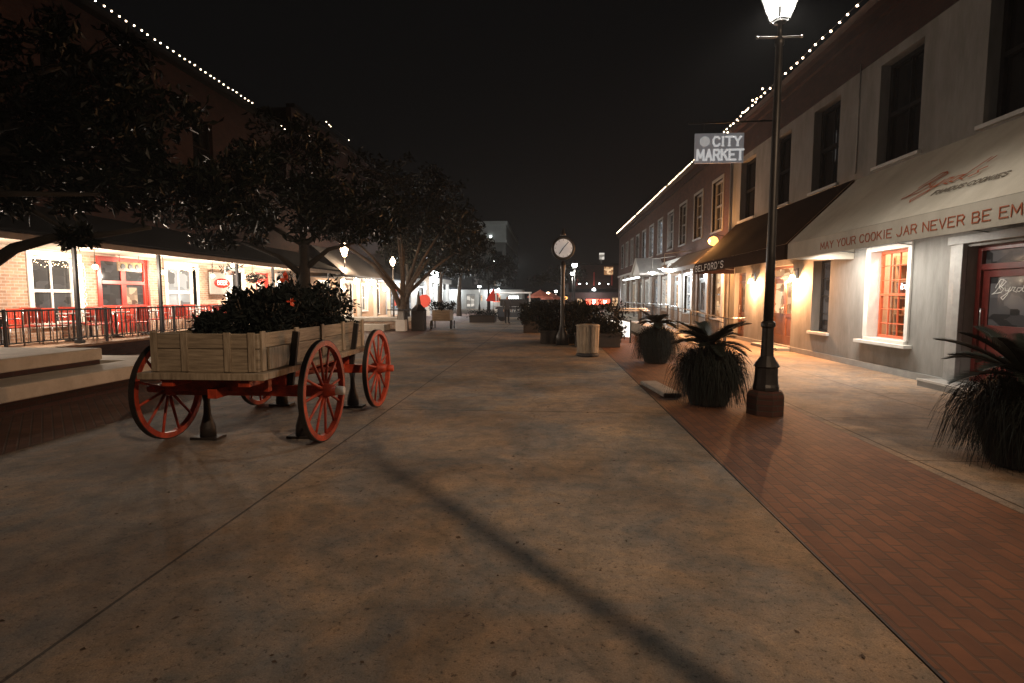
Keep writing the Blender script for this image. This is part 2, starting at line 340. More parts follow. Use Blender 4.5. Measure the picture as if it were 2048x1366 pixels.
def strokes(mb, lines, o, u, v, n, wid, thick=.006, serif=0):
    o, u, v, n = Vector(o), Vector(u), Vector(v), Vector(n).normalized(); i = 0
    for ln in lines:
        P = [o + u * a + v * b for a, b in ln]
        for a, b in zip(P, P[1:]):
            d = (b - a).normalized(); e = d * wid * .42; i += 1
            sd = d.cross(n).normalized(); off = n * (thick / 2 + .0004 * i)
            mb.obox((a + b) / 2 + off, (b - a) / 2 + e, sd * wid / 2, n * thick / 2)
        if serif:
            for a, b in ((ln[0]), (ln[-1])) if False else (ln[0], ln[-1]):
                if b in (0, 1):
                    i += 1; mb.obox(o + u * a + v * b + n * (thick / 2 + .0004 * i), u.normalized() * serif, v.normalized() * wid * .28, n * thick / 2)
def word(mb, text, o, udir, vdir, n, h, lw=None, gap=.35, wid=.14, serif=0, space=.7, tot=None):
    lw = lw or h * .75; udir, vdir = Vector(udir).normalized(), Vector(vdir).normalized()
    adv = lambda c: space * lw if c == ' ' else ((lw * .35 if c in "I'" else (lw * 1.2 if c == 'M' else lw)) + gap * lw)
    if tot: k = tot / sum(adv(c) for c in text); lw *= k
    x = 0
    for c in text:
        if c != ' ':
            cw = lw * .35 if c in "I'" else (lw * 1.2 if c == 'M' else lw)
            strokes(mb, G_[c], Vector(o) + udir * x, udir * cw, vdir * h, n, wid * h, serif=serif)
        x += adv(c)
    return x

def wall(mb, X, s, y0, y1, z0, z1, holes=(), t=.3):
    # wall in the plane x=X whose outside faces s; holes are (y0,y1,z0,z1)
    ys = sorted({y0, y1, *[h[0] for h in holes], *[h[1] for h in holes]}); zs = sorted({z0, z1, *[h[2] for h in holes], *[h[3] for h in holes]})
    ys = [y for y in ys if y0 <= y <= y1]; zs = [z for z in zs if z0 <= z <= z1]
    for za, zb in zip(zs, zs[1:]):
        run = None
        for ya, yb in zip(ys, ys[1:]):
            ym, zm = (ya + yb) / 2, (za + zb) / 2
            solid = not any(h[0] < ym < h[1] and h[2] < zm < h[3] for h in holes)
            if solid: run = (run[0], yb) if run else (ya, yb)
            if (not solid or yb == ys[-1]) and run:
                mb.box(X, X - s * t, run[0], run[1], za, zb); run = None
def window(p, X, s, y0, y1, z0, z1, fm='trimw', pane='dglass', cols=2, rows=2, dep=.14, fw=.07, mw=.028, sill=True, sash=None, trim=0, sillm=None):
    d = lambda a: X + s * a
    f = MB()
    f.box(d(-dep), d(-dep - .06), y0, y0 + fw, z0, z1).box(d(-dep), d(-dep - .06), y1 - fw, y1, z0, z1)
    f.box(d(-dep), d(-dep - .06), y0 + fw, y1 - fw, z0, z0 + fw).box(d(-dep), d(-dep - .06), y0 + fw, y1 - fw, z1 - fw, z1)
    zm = z0 + (z1 - z0) * (sash or .5)
    if sash: f.box(d(-dep + .01), d(-dep - .055), y0 + fw, y1 - fw, zm - fw * .45, zm + fw * .45)
    for i in range(1, cols):
        y = y0 + (y1 - y0) * i / cols; f.box(d(-dep - .01), d(-dep - .045), y - mw / 2, y + mw / 2, z0 + fw, z1 - fw)
    for j in range(1, rows):
        z = z0 + (z1 - z0) * j / rows
        if sash and abs(z - zm) < .1: continue
        f.box(d(-dep - .013), d(-dep - .042), y0 + fw, y1 - fw, z - mw / 2, z + mw / 2)
    if trim:
        f.box(d(.03), d(-dep), y0 - trim, y0, z0, z1 + trim).box(d(.03), d(-dep), y1, y1 + trim, z0, z1 + trim).box(d(.033), d(-dep), y0, y1, z1, z1 + trim)
    w_ = f.build('window', fm, p, bevel=.004)
    MB().box(d(-dep - .065), d(-dep - .075), y0 + .005, y1 - .005, z0 + .005, z1 - .005).build('pane', pane, w_)
    if sill: MB().box(d(.07), d(-dep + .002), y0 - .08, y1 + .08, z0 - .07, z0).build('sill', sillm or fm, w_, bevel=.006)
    return w_

# ------------------------------------------------------------------ ground
struct('ground', MB().poly([(-300, -60, -.012), (300, -60, -.012), (300, 400, -.012), (-300, 400, -.012)]), 'asph')
struct('plaza', MB().box(-5.55, 1.645, -12, 56, -.01, 0), 'plaza')
struct('paving_edge', MB().box(1.655, 1.67, -12, 56, -.01, .0008), 'tyre')
struct('brick_paving', MB().box(1.67, 3.5, -12, 56, -.01, .0015), 'pave')
struct('sidewalk', MB().box(3.5, 7.1, -12, 56, -.01, .003), 'walk')
struct('terrace_paving', MB().box(-14.6, -5.55, -12, 56, -.01, .002), 'paveL')
struct('cross_street_pavement', MB().box(-60, 60, 56, 80, -.01, .006), 'walk')

def bulbs(t, pts, r, mat='bulb', sub=1, cable=True, sag=0):
    first = MB().ball((0, 0, 0), r, sub).build('bulb', mat, None); first.parent = t; me = first.data
    o_ = ORG[t.name]; first.location = Vector(pts[0]) - o_
    for p in pts[1:]:
        c = first.copy(); col.objects.link(c); c.parent = t; c.location = Vector(p) - o_
    if cable: MB().tube([(p[0], p[1], p[2] + r * .9) for p in pts], .008, 5).build('cable', 'iron', t)

# ------------------------------------------------------------------ right side: pale stucco building
X0 = 7.1
bw = thing('stucco_building', 'pale grey stucco two storey shop building with a red door and tall upper windows', 'building', (X0, 10, 0))
up = [(8.2, 9.6), (11.15, 12.5), (14.1, 15.42), (16.78, 18.02), (19.5, 20.95)]
low = [(11.1, 12.62, .72, 2.68), (14.2, 15.1, .68, 2.56)]
doors = [(8.3, 9.72, .16, 2.45), (16.3, 18.2, .12, 2.55), (20.1, 21.2, .05, 2.5)]
holes = [(a, b, 4.42, 6.55) for a, b in up] + low + doors
wm = MB(); wall(wm, X0, -1, -4, 22, 0, 6.75, holes); wm.build('wall', 'stucco', bw)
MB().box(X0 - .02, X0 + .3, -4, 22, 6.75, 7.75).box(X0 - .28, X0 + .3, -4, 22, 7.75, 7.95).box(X0 - .12, X0 - .02, -4, 22, 7.55, 7.75).build('cornice', 'brickD', bw)
MB().box(X0 + .3, X0 + 6, -4, 22, 7.6, 7.8).box(X0 + 5.7, X0 + 6, -4, 22, 0, 7.6).box(X0 + .3, X0 + 6, -4, -3.8, 0, 7.6).build('roof', 'roof', bw)
MB().box(X0 + .32, X0 + 5.7, -3.8, 22, 3.55, 3.7).build('upper_floor', 'inwall', bw)
MB().box(X0 - .03, X0, -4, 22, 0, .14).build('plinth', 'trimg', bw)
for i, (a, b) in enumerate(up): window(bw, X0, -1, a, b, 4.42, 6.55, fm='roof', pane='dglass', cols=2, rows=2, sash=.5, dep=.2, fw=.09, sillm='stucco2')
# lit shop window with orange sashes in a deep white reveal
y0, y1, z0, z1 = low[0]
MB().box(X0 - .035, X0 + .24, y0 - .0, y0 + .11, z0, z1 - .0).box(X0 - .035, X0 + .24, y1 - .16, y1, z0, z1).box(X0 - .03, X0 + .24, y0 + .11, y1 - .16, z1 - .1, z1).build('window_casing', 'trimw', bw, bevel=.006)
wn = window(bw, X0, -1, y0 + .11, y1 - .16, z0, z1 - .1, fm='oran', pane='glass', cols=4, rows=6, sash=.5, dep=.2, fw=.055, mw=.02, sillm='trimw')
MB().box(X0 - .16, X0 - .0, y0 - .12, y1 + .12, z0 - .14, z0 - .07).build('lower_sill', 'trimw', bw, bevel=.006)
MB().tube([(X0 - .06, 21.85, 7.5), (X0 - .06, 21.85, .1)], .05, 8).build('downspout', 'trimg', bw)
MB().tube([(X0 - .02, 13.25, 4.45), (X0 - .02, 13.25, 6.9)], .015, 6).build('conduit', 'trimg', bw)
for a_, b_, z_ in ((11.15, 12.5, 5.75), (14.1, 15.42, 6.1), (8.2, 9.6, 5.5)): MB().box(X0 + .28, X0 + .285, a_, b_, z_, 6.55).build('roller_blind', pm('faded_blind', (.14, .10, .085), (.10, .07, .06), 3, .9), bw)
# shop interior
MB().box(8.8, 8.86, 9.8, 14.0, 0, 3.5).box(7.4, 8.8, 13.94, 14.0, 0, 3.5).box(7.4, 8.8, 9.8, 9.86, 0, 3.5).box(7.4, 8.8, 9.86, 13.94, 0, .1).build('shop_interior', 'inwall', bw)
sh = MB()
for z in (.75, 1.15, 1.55, 1.95, 2.35): sh.box(8.45, 8.8, 9.9, 13.9, z, z + .03)
for y in (9.9, 11.2, 12.5, 13.8): sh.box(8.44, 8.8, y, y + .04, .1, 2.6)
sh.build('shop_shelves', 'shelf', bw)
for z in (.78, 1.18, 1.58, 1.98):
    y = 10.0
    while y < 13.7:
        r_ = random.uniform(.05, .085); h_ = random.uniform(.16, .3)
        if random.random() < .8: tag(MB().lathe([(r_, 0), (r_, h_ * .85), (r_ * .75, h_)], (8.62 + random.uniform(-.05, .05), y, z + .001), 10).build('cookie_tin', 'jar1'), 'small tin on the shop shelves behind the orange framed lit window', 'tin', 'tins on the shop shelves')
        y += r_ * 2 + .05
light('shop_lamp', (7.95, 11.75, 3.05), 170, WARM2, .1, bw)
light('shop_lamp', (8.3, 12.9, 2.9), 110, WARM2, .1, bw)
# narrow dark window
y0, y1, z0, z1 = low[1]
window(bw, X0, -1, y0, y1, z0, z1, fm='iron', pane='winD', cols=2, rows=4, sash=.5, dep=.22, fw=.06, mw=.02, sillm='trimw')
# red door with hand lettered glass
def door(p, X, s, y0, y1, z0, z1, fm, pane, n=2, dep=.2, panels=True, hm='steel', tr=.35):
    d = lambda a: X + s * a; f = MB(); zt = z1 - tr
    f.box(d(-dep + .04), d(-dep - .06), y0, y0 + .09, z0, z1).box(d(-dep + .04), d(-dep - .06), y1 - .09, y1, z0, z1).box(d(-dep + .04), d(-dep - .06), y0 + .09, y1 - .09, z1 - .08, z1).box(d(-dep + .038), d(-dep - .06), y0 + .09, y1 - .09, zt - .05, zt + .05)
    f.build('door_frame', fm, p, bevel=.004)
    MB().box(d(-dep - .03), d(-dep - .04), y0 + .09, y1 - .09, zt + .05, z1 - .08).build('transom_pane', pane, p)
    L = (y1 - y0 - .18) / n
    for k in range(n):
        a = y0 + .09 + L * k + .004; b = a + L - .008; g = MB(); st = .11 if n > 1 else .14
        g.box(d(-dep), d(-dep - .045), a, a + st, z0, zt - .052).box(d(-dep), d(-dep - .045), b - st, b, z0, zt - .052)
        g.box(d(-dep), d(-dep - .045), a + st, b - st, z0, z0 + .28).box(d(-dep), d(-dep - .045), a + st, b - st, zt - .052 - .12, zt - .052).box(d(-dep - .002), d(-dep - .043), a + st, b - st, z0 + .85, z0 + .97)
        g.box(d(-dep - .02), d(-dep - .04), a + st, b - st, z0 + .28, z0 + .85)
        dr = g.build('door', fm, p, bevel=.004)
        MB().box(d(-dep - .02), d(-dep - .028), a + st, b - st, z0 + .97, zt - .172).build('pane', pane, dr)
        hy = b - .06 if k == 0 else a + .06
        MB().tube([(d(-dep + .05), hy, z0 + .95), (d(-dep + .05), hy, z0 + 1.25)], .012, 8).bar((d(-dep), hy, z0 + .97), (d(-dep + .05), hy, z0 + .97), .015).bar((d(-dep), hy, z0 + 1.23), (d(-dep + .05), hy, z0 + 1.23), .015).build('handle', hm, dr)
door(bw, X0, -1, 8.3, 9.72, .16, 2.45, 'redk', 'winD', 1)
door(bw, X0, -1, 16.3, 18.2, .12, 2.55, 'wood', 'winW2', 2)
door(bw, X0, -1, 20.1, 21.2, .05, 2.5, 'wood', 'winD', 1)
MB().box(X0 - .09, X0 - .005, 9.72, 9.9, .0, 2.5).box(X0 - .05, X0 - .005, 9.9, 10.05, 0, 2.5).box(X0 - .09, X0 - .005, 8.12, 8.3, 0, 2.5).box(X0 - .11, X0 - .005, 8.12, 10.05, 2.5, 2.64).build('door_surround', 'trimg', bw, bevel=.006)
MB().box(X0 - .45, X0 - .032, 8.2, 10.1, .0, .13).build('door_step', 'trimg', bw, bevel=.01)
MB().box(X0 - .46, X0 - .44, 8.2, 10.1, .10, .14).build('step_nosing', 'trimw', bw)
MB().box(X0 - .4, X0 - .035, 16.2, 18.3, 0, .1).build('door_step', 'trimg', bw, bevel=.01)
SCR = [[(0, .1), (.10, .25), (.30, .8), (.34, 1.0), (.24, 1.02), (.12, .62), (.10, .5)], [(.34, 1.0), (.42, .86), (.30, .60), (.20, .55)], [(.26, .58), (.36, .42), (.28, .2), (.12, .15), (.0, .1)],
       [(.40, .52), (.42, .30), (.50, .30), (.56, .52)], [(.56, .52), (.48, .05), (.36, -.25), (.30, -.12), (.60, .35)], [(.60, .35), (.64, .52), (.72, .50)], [(.72, .50), (.66, .3), (.76, .22)],
       [(.92, .45), (.80, .48), (.76, .3), (.84, .24), (.94, .45)], [(1.04, .98), (.92, .3), (1.0, .22)], [(1.12, .95), (1.08, .78)], [(1.22, .5), (1.12, .44), (1.18, .32), (1.08, .24)]]
ls = MB(); strokes(ls, SCR, (X0 + .205, 9.42, 1.62), (0, -.62, 0), (0, 0, .26), (-1, 0, 0), .012, .002); ls.build('door_lettering', 'white', bw)

# brick building beyond it
bb = thing('brick_building', 'long dark red brick two storey building beyond the stucco one, lit by barn lamps', 'building', (X0, 35, 0))
upb = []
y = 23.0
while y < 54: upb.append((y, y + 1.35)); y += 2.95
lowb = [(22.7, 24.0, .7, 2.7), (25.2, 26.5, .3, 2.8), (27.6, 28.9, .8, 2.7), (30.2, 31.5, .3, 2.8), (33, 34.3, .8, 2.7), (36, 37.3, .3, 2.8), (39, 40.3, .8, 2.7), (42, 43.3, .3, 2.8), (45, 46.3, .8, 2.7), (48, 49.3, .3, 2.8), (51, 52.3, .8, 2.7)]
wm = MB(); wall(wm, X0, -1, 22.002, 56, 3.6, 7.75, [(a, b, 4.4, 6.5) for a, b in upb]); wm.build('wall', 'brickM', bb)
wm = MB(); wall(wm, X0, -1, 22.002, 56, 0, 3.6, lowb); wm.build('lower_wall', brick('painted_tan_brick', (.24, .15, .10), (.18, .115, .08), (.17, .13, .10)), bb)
MB().box(X0 - .3, X0 + .3, 22.002, 56, 7.75, 7.95).box(X0 - .12, X0 - .003, 22.002, 56, 7.5, 7.75).build('cornice', 'brickD', bb)
MB().box(X0 + .3, X0 + 6, 22.002, 56, 7.6, 7.8).box(X0 + .3, X0 + 6, 55.8, 56, 0, 7.6).box(X0 + 5.8, X0 + 6, 22.002, 55.8, 0, 7.6).build('roof', 'roof', bb)
MB().box(X0 - .1, X0 - .003, 22.002, 56, 3.55, 3.72).build('string_course', 'trimw', bb)
for i, (a, b) in enumerate(upb):
    window(bb, X0, -1, a, b, 4.4, 6.5, fm='trimg', pane='winC' if i in (4, 5, 6) else 'dglass', cols=2, rows=4, sash=.5, dep=.1, fw=.08, trim=.12, sillm='trimg')
for i, (a, b, c, d) in enumerate(lowb):
    if d == 2.8: door(bb, X0, -1, a, b, c - .28, d, 'trimg', ['winW2', 'winD', 'winC'][i % 3], 1, dep=.12)
    else: window(bb, X0, -1, a, b, c, d, fm='trimw', pane=['winW2', 'winD', 'winC', 'winW'][i % 4], cols=2, rows=4, sash=.5, dep=.12, trim=.16)
for y in (22.12, 24.35, 26.9, 29.35, 32.1, 35.0, 38, 41, 44, 47, 50, 53): pl = MB(); pl.box(X0 - .14, X0 - .003, y, y + .32, 0, 3.55); pl.box(X0 - .18, X0 - .003, y - .04, y + .36, 3.3, 3.45); pl.box(X0 - .18, X0 - .003, y - .04, y + .36, 0, .25); pl.build('pilaster', 'trimw', bb)
MB().box(X0 - 1.58, X0 - .19, 26.0, 55, 0, .3).build('raised_walk', 'conc', bb, bevel=.01)
# small gabled entrance hood
gb = MB(); gb.prism([(5.6, 33.6, 3.05), (5.6, 37.0, 3.05), (5.6, 35.3, 3.95)], (.06, 0, 0)); gb.bar((5.58, 33.4, 3.0), (5.58, 35.3, 4.02), .12, .14).bar((5.58, 37.2, 3.0), (5.58, 35.3, 4.02), .12, .14).box(5.66, 7.0, 33.6, 37.0, 2.95, 3.05)
gb.prism([(5.5, 33.4, 3.0), (5.5, 35.3, 4.04), (7.09, 35.3, 4.04), (7.09, 33.4, 3.0)], (0, 0, .05)); gb.prism([(5.5, 37.2, 3.0), (7.09, 37.2, 3.0), (7.09, 35.3, 4.04), (5.5, 35.3, 4.04)], (0, 0, .05))
gb.build('entrance_hood', 'trimw', bb)

# awnings
def awning(name, label, y0, y1, xt, zt, xb, zb, val, mat, w_=True):
    t = thing(name, label, 'awning', (xt, (y0 + y1) / 2, zb))
    m = MB(); n = max(2, int((y1 - y0) / 1.8)); NY, NS = n * 8, 8; gv = []
    for i in range(NY + 1):
        yy = y0 + (y1 - y0) * i / NY; sg = math.sin(math.pi * (i / 8 % 1)) ** 2; gv.append([m.b.verts.new((xt + (xb - xt) * j / NS - .006, yy, zt + (zb - zt) * j / NS + .006 - .022 * sg * math.sin(math.pi * j / NS))) for j in range(NS + 1)])
    for i in range(NY):
        for j in range(NS): m.b.faces.new((gv[i][j], gv[i][j + 1], gv[i + 1][j + 1], gv[i + 1][j])).smooth = True
    m.build('canopy', mat, t)
    MB().box(xb - .012, xb, y0, y1, zb - val, zb).build('valance', mat, t)
    for y, e in ((y0, -.008), (y1, .008)): MB().prism([(xt, y, zt), (xb, y, zb), (xb, y, zb - val), (xt, y, zb - val)], (0, e, 0)).build('side_panel', mat, t)
    f = MB(); n = max(2, int((y1 - y0) / 1.8))
    for i in range(n + 1):
        y = y0 + .05 + (y1 - y0 - .1) * i / n
        f.tube([(xt - .02, y, zt - .06), (xb + .03, y, zb - .04)], .014, 6).tube([(xt - .02, y, zb - val * .6), (xb + .03, y, zb - .04)], .012, 6)
    f.tube([(xb + .025, y0 + .02, zb - .045), (xb + .025, y1 - .02, zb - .045)], .015, 6).build('frame', 'steel', t)
    return t
aw = awning('shop_awning', 'large cream canvas awning with rust red cookie shop lettering', 5.2, 13.15, 7.09, 4.3, 5.6, 2.84, .36, 'cream')
lt = MB(); word(lt, 'MAY YOUR COOKIE JAR NEVER BE EMPTY', (5.585, 11.6, 2.575), (0, -1, 0), (0, 0, 1), (-1, 0, 0), .135, gap=.38, wid=.12, tot=5.3, space=.75)
lt.build('valance_lettering', 'ink', aw)
un = Vector((-1.46, 0, 1.49)).normalized(); uv = Vector((1.49, 0, 1.46)).normalized()
ls = MB(); strokes(ls, SCR, Vector((5.98, 9.78, 3.22)) + un * .014, Vector((0, -1.25, 0)) + uv * .02, uv * .52 + Vector((0, -.12, 0)), un, .022, .003); 
ls.build('script_lettering', 'ink', aw)
ls = MB(); word(ls, 'FAMOUS COOKIES', Vector((5.925, 8.92, 3.16)) + un * .014, (0, -1, .0), uv, un, .095, wid=.16, tot=1.4); ls.build('small_lettering', 'gink', aw)
dk = awning('restaurant_awning', 'dark brown canvas awning with white lettering on its far end', 13.3, 21.3, 7.09, 4.33, 5.6, 2.85, .36, 'dkcan')
ls = MB(); word(ls, "BELFORD'S", (5.585, 21.1, 2.56), (0, -1, 0), (0, 0, 1), (-1, 0, 0), .2, wid=.16, tot=3.4, gap=.6); ls.build('valance_lettering', 'white', dk)
tn = awning('shop_awning', 'tan canvas awning glowing orange under the sodium lamp', 22.5, 29.3, 7.0, 3.72, 6.1, 3.0, .18, 'tancan')

# lamps under the cream awning (strip lights seen as bright bars)
for (a, b, nm, pw) in ((11.5, 12.9, 'at its far end', 110), (9.6, 10.7, 'above the lit window', 26)):
    t = thing('strip_light', 'white strip light fixed under the cream awning ' + nm, 'light', (6.3, (a + b) / 2, 2.62), group='strip lights under the cream awning')
    MB().box(6.26, 6.36, a, b, 2.63, 2.68).build('housing', 'trimw', t)
    MB().box(6.28, 6.34, a + .03, b - .03, 2.61, 2.63).build('diffuser', 'lampbulb', t)
    light('strip_lamp', (6.31, (a + b) / 2, 2.595), pw, NEUT, parent=t, kind='AREA', size=(.05, b - a), rot=(0, R(-12), 0))
    MB().bar((6.31, a + .1, 2.68), (7.09, a + .1, 2.9), .02).bar((6.31, b - .1, 2.68), (7.09, b - .1, 2.9), .02).build('bracket', 'iron', t)

# wall sconces beside the wooden door
def sconce(loc, label, p=26, c=WARM, s=-1):
    x, y, z = loc; t = thing('wall_sconce', label, 'wall lamp', loc, group='wall sconces')
    MB().box(x - s * .0, x + s * .03, y - .06, y + .06, z - .02, z + .3).tube([(x, y, z + .22), (x + s * .12, y, z + .26), (x + s * .16, y, z + .12)], .012, 6).build('bracket', 'iron', t)
    MB().lathe([(.085, -.10), (.07, 0), (.03, .06)], (x + s * .16, y, z + .06), 12).build('lamp_shade', 'globeW', t)
    light('sconce_lamp', (x + s * .2, y, z - .09), p, c, .05, t)
sconce((X0, 15.98, 2.12), 'warm glass sconce between the wooden door and the narrow dark window', 900, (1, .46, .19))
sconce((X0, 19.15, 2.12), 'warm glass sconce beyond the wooden door, farther from the camera', 720, (1, .46, .19))

# sodium lamp above the dark awning's far end
t = thing('flood_lamp', 'orange sodium lamp on the wall above the tan awning', 'wall lamp', (7.1, 21.9, 3.7))
MB().box(6.95, 7.1, 21.8, 22.0, 3.8, 4.05).tube([(7.0, 21.9, 3.95), (6.6, 21.9, 4.05), (6.45, 21.9, 3.9)], .015, 6).build('bracket', 'iron', t)
MB().ball((6.45, 21.9, 3.8), .19, 2).build('globe', 'sod', t)
light('sodium_lamp', (6.35, 22.15, 3.72), 760, SOD, .12, t, 'SPOT', spot=(150, .5)); light('sodium_glow', (6.2, 21.95, 3.8), 300, SOD, .1, t)
# barn lamps on the brick building
def barn(x, y, z, label, p=300):
    t = thing('barn_lamp', label, 'lamp', (x, y, z), group='barn lamps on the brick building')
    MB().tube([(7.09, y, z + .9), (x, y, z + .75), (x, y, z + .12)], .018, 6).build('arm', 'trimw', t)
    MB().lathe([(.34, 0), (.30, .035), (.12, .09), (.07, .2)], (x, y, z), 18).build('lamp_shade', 'shade', t)
    MB().ball((x, y, z - .02), .14, 2, (1, 1, .8)).build('bulb', 'globeN', t)
    light('barn_lamp_light', (x, y, z - .2), p, COOL, .12, t)
barn(5.8, 30.9, 2.98, 'white barn lamp on the brick building, farther of two')
barn(5.8, 27.8, 3.02, 'white barn lamp on the brick building, nearer of two')
for i, y in enumerate((37.2, 39.0, 41.0, 43.2)):
    t = thing('soffit_light', 'small rectangular downlight number %s from the near end of its row' % ('one', 'two', 'three', 'four')[i], 'light', (6, y, 2.95), group='small downlights on the brick building')
    MB().box(5.85, 6.1, y - .15, y + .15, 2.9, 2.97).build('diffuser', 'globeN', t); MB().bar((6.1, y, 2.96), (7.09, y, 2.98), .03).build('arm', 'iron', t)

# roofline string lights
def string(name, label, pts): 
    q_ = random.Random(len(pts)); pts = [(p[0] + q_.uniform(-.01, .01), p[1] + q_.uniform(-.035, .035), p[2] - .02 * math.sin(i * .7) ** 2 + q_.uniform(-.008, .008)) for i, p in enumerate(pts)]
    t = thing(name, label, 'string lights', pts[0], group='roofline string lights'); bulbs(t, pts, .028); return t
string('string_lights', 'near string of bulbs along the right roofline', [(6.72, 8.2 + .36 * i, 7.99) for i in range(66)])
string('string_lights', 'middle string of bulbs along the right roofline past the hanging sign', [(6.72, 32.4 + .33 * i, 7.99) for i in range(32)])
string('string_lights', 'farthest string of bulbs on the right roofline, reading as one line', [(6.72, 43.6 + .2 * i, 7.99) for i in range(58)])
string('string_lights', 'short loop of bulbs just above the hanging sign', [(5.75 + .11 * i, 18.3 - .1 * i, 6.92 + .14 * i + (.1 if i % 2 else 0)) for i in range(8)])

# hanging sign
t = thing('hanging_sign', 'grey hanging board lettered city market with a round seal', 'sign', (5.3, 18, 6.6))
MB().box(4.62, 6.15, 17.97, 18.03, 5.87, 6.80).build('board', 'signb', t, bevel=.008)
MB().tube([(4.42, 18, 7.12), (7.09, 18, 7.16)], .028, 8).tube([(4.9, 18, 7.12), (4.9, 18, 6.88)], .008, 6).tube([(5.9, 18, 7.13), (5.9, 18, 6.88)], .008, 6).build('bracket', 'iron', t)
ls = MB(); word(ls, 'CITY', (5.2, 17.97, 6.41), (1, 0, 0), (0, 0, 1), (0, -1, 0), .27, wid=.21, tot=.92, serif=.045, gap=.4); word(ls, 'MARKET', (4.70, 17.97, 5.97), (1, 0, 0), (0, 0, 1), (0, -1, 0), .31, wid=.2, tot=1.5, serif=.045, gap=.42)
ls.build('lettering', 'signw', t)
MB().lathe([(.155, 0), (.155, -.012), (.13, -.02)], (4.93, 17.968, 6.55), 20, 'y').build('seal', emit('seal_added_glow', (1, 1, .98), .25), t)  # seal gets the same added glow as the lettering

# ------------------------------------------------------------------ street lamps
def lamp_post(name, label, x, y, p, top=5.27, rad=1.0, grp='street lamps along the market'):
    t = thing(name, label, 'street lamp', (x, y, 0), group=grp)
    MB().lathe([(.25, 0), (.25, .26), (.23, .30), (.20, .33)], (x, y, .002), 8, smooth=False).build('plinth', 'brickD', t)
    MB().lathe([(r_ * .88, h_) for r_, h_ in [(.19, .335), (.19, .38), (.175, .42), (.165, .55), (.165, .64), (.19, .66), (.15, .72), (.095, .80), (.085, 1.02), (.083, 1.18), (.105, 1.2), (.105, 1.25), (.073, 1.28)]], (x, y, 0), 16, smooth=False).build('base', 'iron', t, bevel=.006)
    MB().lathe([(.064, 1.28), (.056, 2.2), (.048, 3.6), (.045, top - .42), (.06, top - .4), (.06, top - .34), (.03, top - .3), (.03, top - .13), (.08, top - .12)], (x, y, 0), 14).build('post', 'iron', t)
    MB().tube([(x - .28, y, top - .30), (x + .28, y, top - .30)], .014, 6).ball((x - .28, y, top - .30), .022, 1).ball((x + .28, y, top - .30), .022, 1).build('crossbar', 'steel', t)
    # six-sided lantern that widens upwards
    f = MB(); g = MB(); n = 4; a0 = math.pi / 4 + .35
    B = [Vector((x + .12 * math.cos(a0 + 2 * math.pi * k / n), y + .12 * math.sin(a0 + 2 * math.pi * k / n), top - .1)) for k in range(n)]
    T = [Vector((x + .30 * math.cos(a0 + 2 * math.pi * k / n), y + .30 * math.sin(a0 + 2 * math.pi * k / n), top + .38)) for k in range(n)]
    for k in range(n):
        f.tube([B[k], T[k]], .009, 6); f.tube([B[k], B[(k + 1) % n]], .009, 6); f.tube([T[k], T[(k + 1) % n]], .012, 6)
        g.poly([B[k], B[(k + 1) % n], T[(k + 1) % n], T[k]])
    f.build('lantern_frame', 'iron', t); g.build('lantern_glass', 'lpane', t)
    MB().lathe([(.33, top + .39), (.2, top + .5), (.1, top + .6), (.07, top + .7), (.02, top + .78)], (x, y, 0), 8, smooth=False).build('lantern_roof', 'iron', t)
    MB().ball((x, y, top + .14), .055, 2).build('bulb', 'lampbulb', t)
    if p:
        light('street_lamp_light', (x, y, top + .14), p, NEUT, .07, t, 'SPOT', spot=(142, .6)); light('street_lamp_glow', (x, y, top + .14), p * .07, NEUT, .07, t)
    return t
lamp_post('street_lamp', 'tall black lamp post with a bright lantern beside the big palm planter', 2.97, 7.5, LANT_P)

# unseen roof flood lights the plaza floor; unseen unlit post throws the stripe shadow
t = thing('roof_floodlight', 'warm roof floodlight behind the viewer', 'floodlight', (6.6, -5.2, 7.9))
MB().box(6.5, 7.1, -5.3, -5.1, 7.95, 8.05).build('bracket', 'iron', t); MB().tube([(6.8, -5.2, 8.05), (6.7, -5.2, 8.9)], .03, 8).box(6.45, 6.75, -5.3, -4.95, 8.75, 8.95).build('housing', 'iron', t)
fl = light('flood_light', (6.35, -4.87, 8.7), KEY_P, (1.0, .68, .43), .085, t, 'SPOT', spot=(61, 1.0))
fl.rotation_euler = (Vector((-.7, 10.2, 0)) - Vector((6.35, -4.87, 8.7))).to_track_quat('-Z', 'Y').to_euler()
lamp_post('street_lamp', 'unlit black lamp post behind the viewer', 2.97, -.68, 0)

# mid-distance lamps
def far_lamp(x, y, z, label, p, mat='globeN', c=NEUT, r=.2):
    t = thing('street_lamp', label, 'street lamp', (x, y, 0), group='distant street lamps')
    MB().lathe([(.14, 0), (.12, .5), (.06, .8), (.045, z - .25)], (x, y, 0), 10).build('post', 'iron', t)
    MB().lathe([(.1, z - .25), (.2, z + .15), (.22, z + .2), (.03, z + .42)], (x, y, 0), 8, smooth=False).build('lantern_frame', 'iron', t)
    MB().ball((x, y, z), r, 2).build('globe', mat, t)
    if p: light('street_lamp_light', (x, y, z - .35), p, c, .15, t)
far_lamp(1.85, 40, 3.95, 'street lamp beyond the clock, bright and nearest of the far ones', 260)
far_lamp(2.2, 52, 3.85, 'street lamp just below and beyond the bright one past the clock', 140)
far_lamp(.9, 74, 2.4, 'tiny far lamp left of the clock post', 120)
far_lamp(-8.6, 66, 2.9, 'far white lamp at left in front of the pale far wall', 170)
far_lamp(-12.2, 60, 2.9, 'far white lamp beside the corner shop', 170)

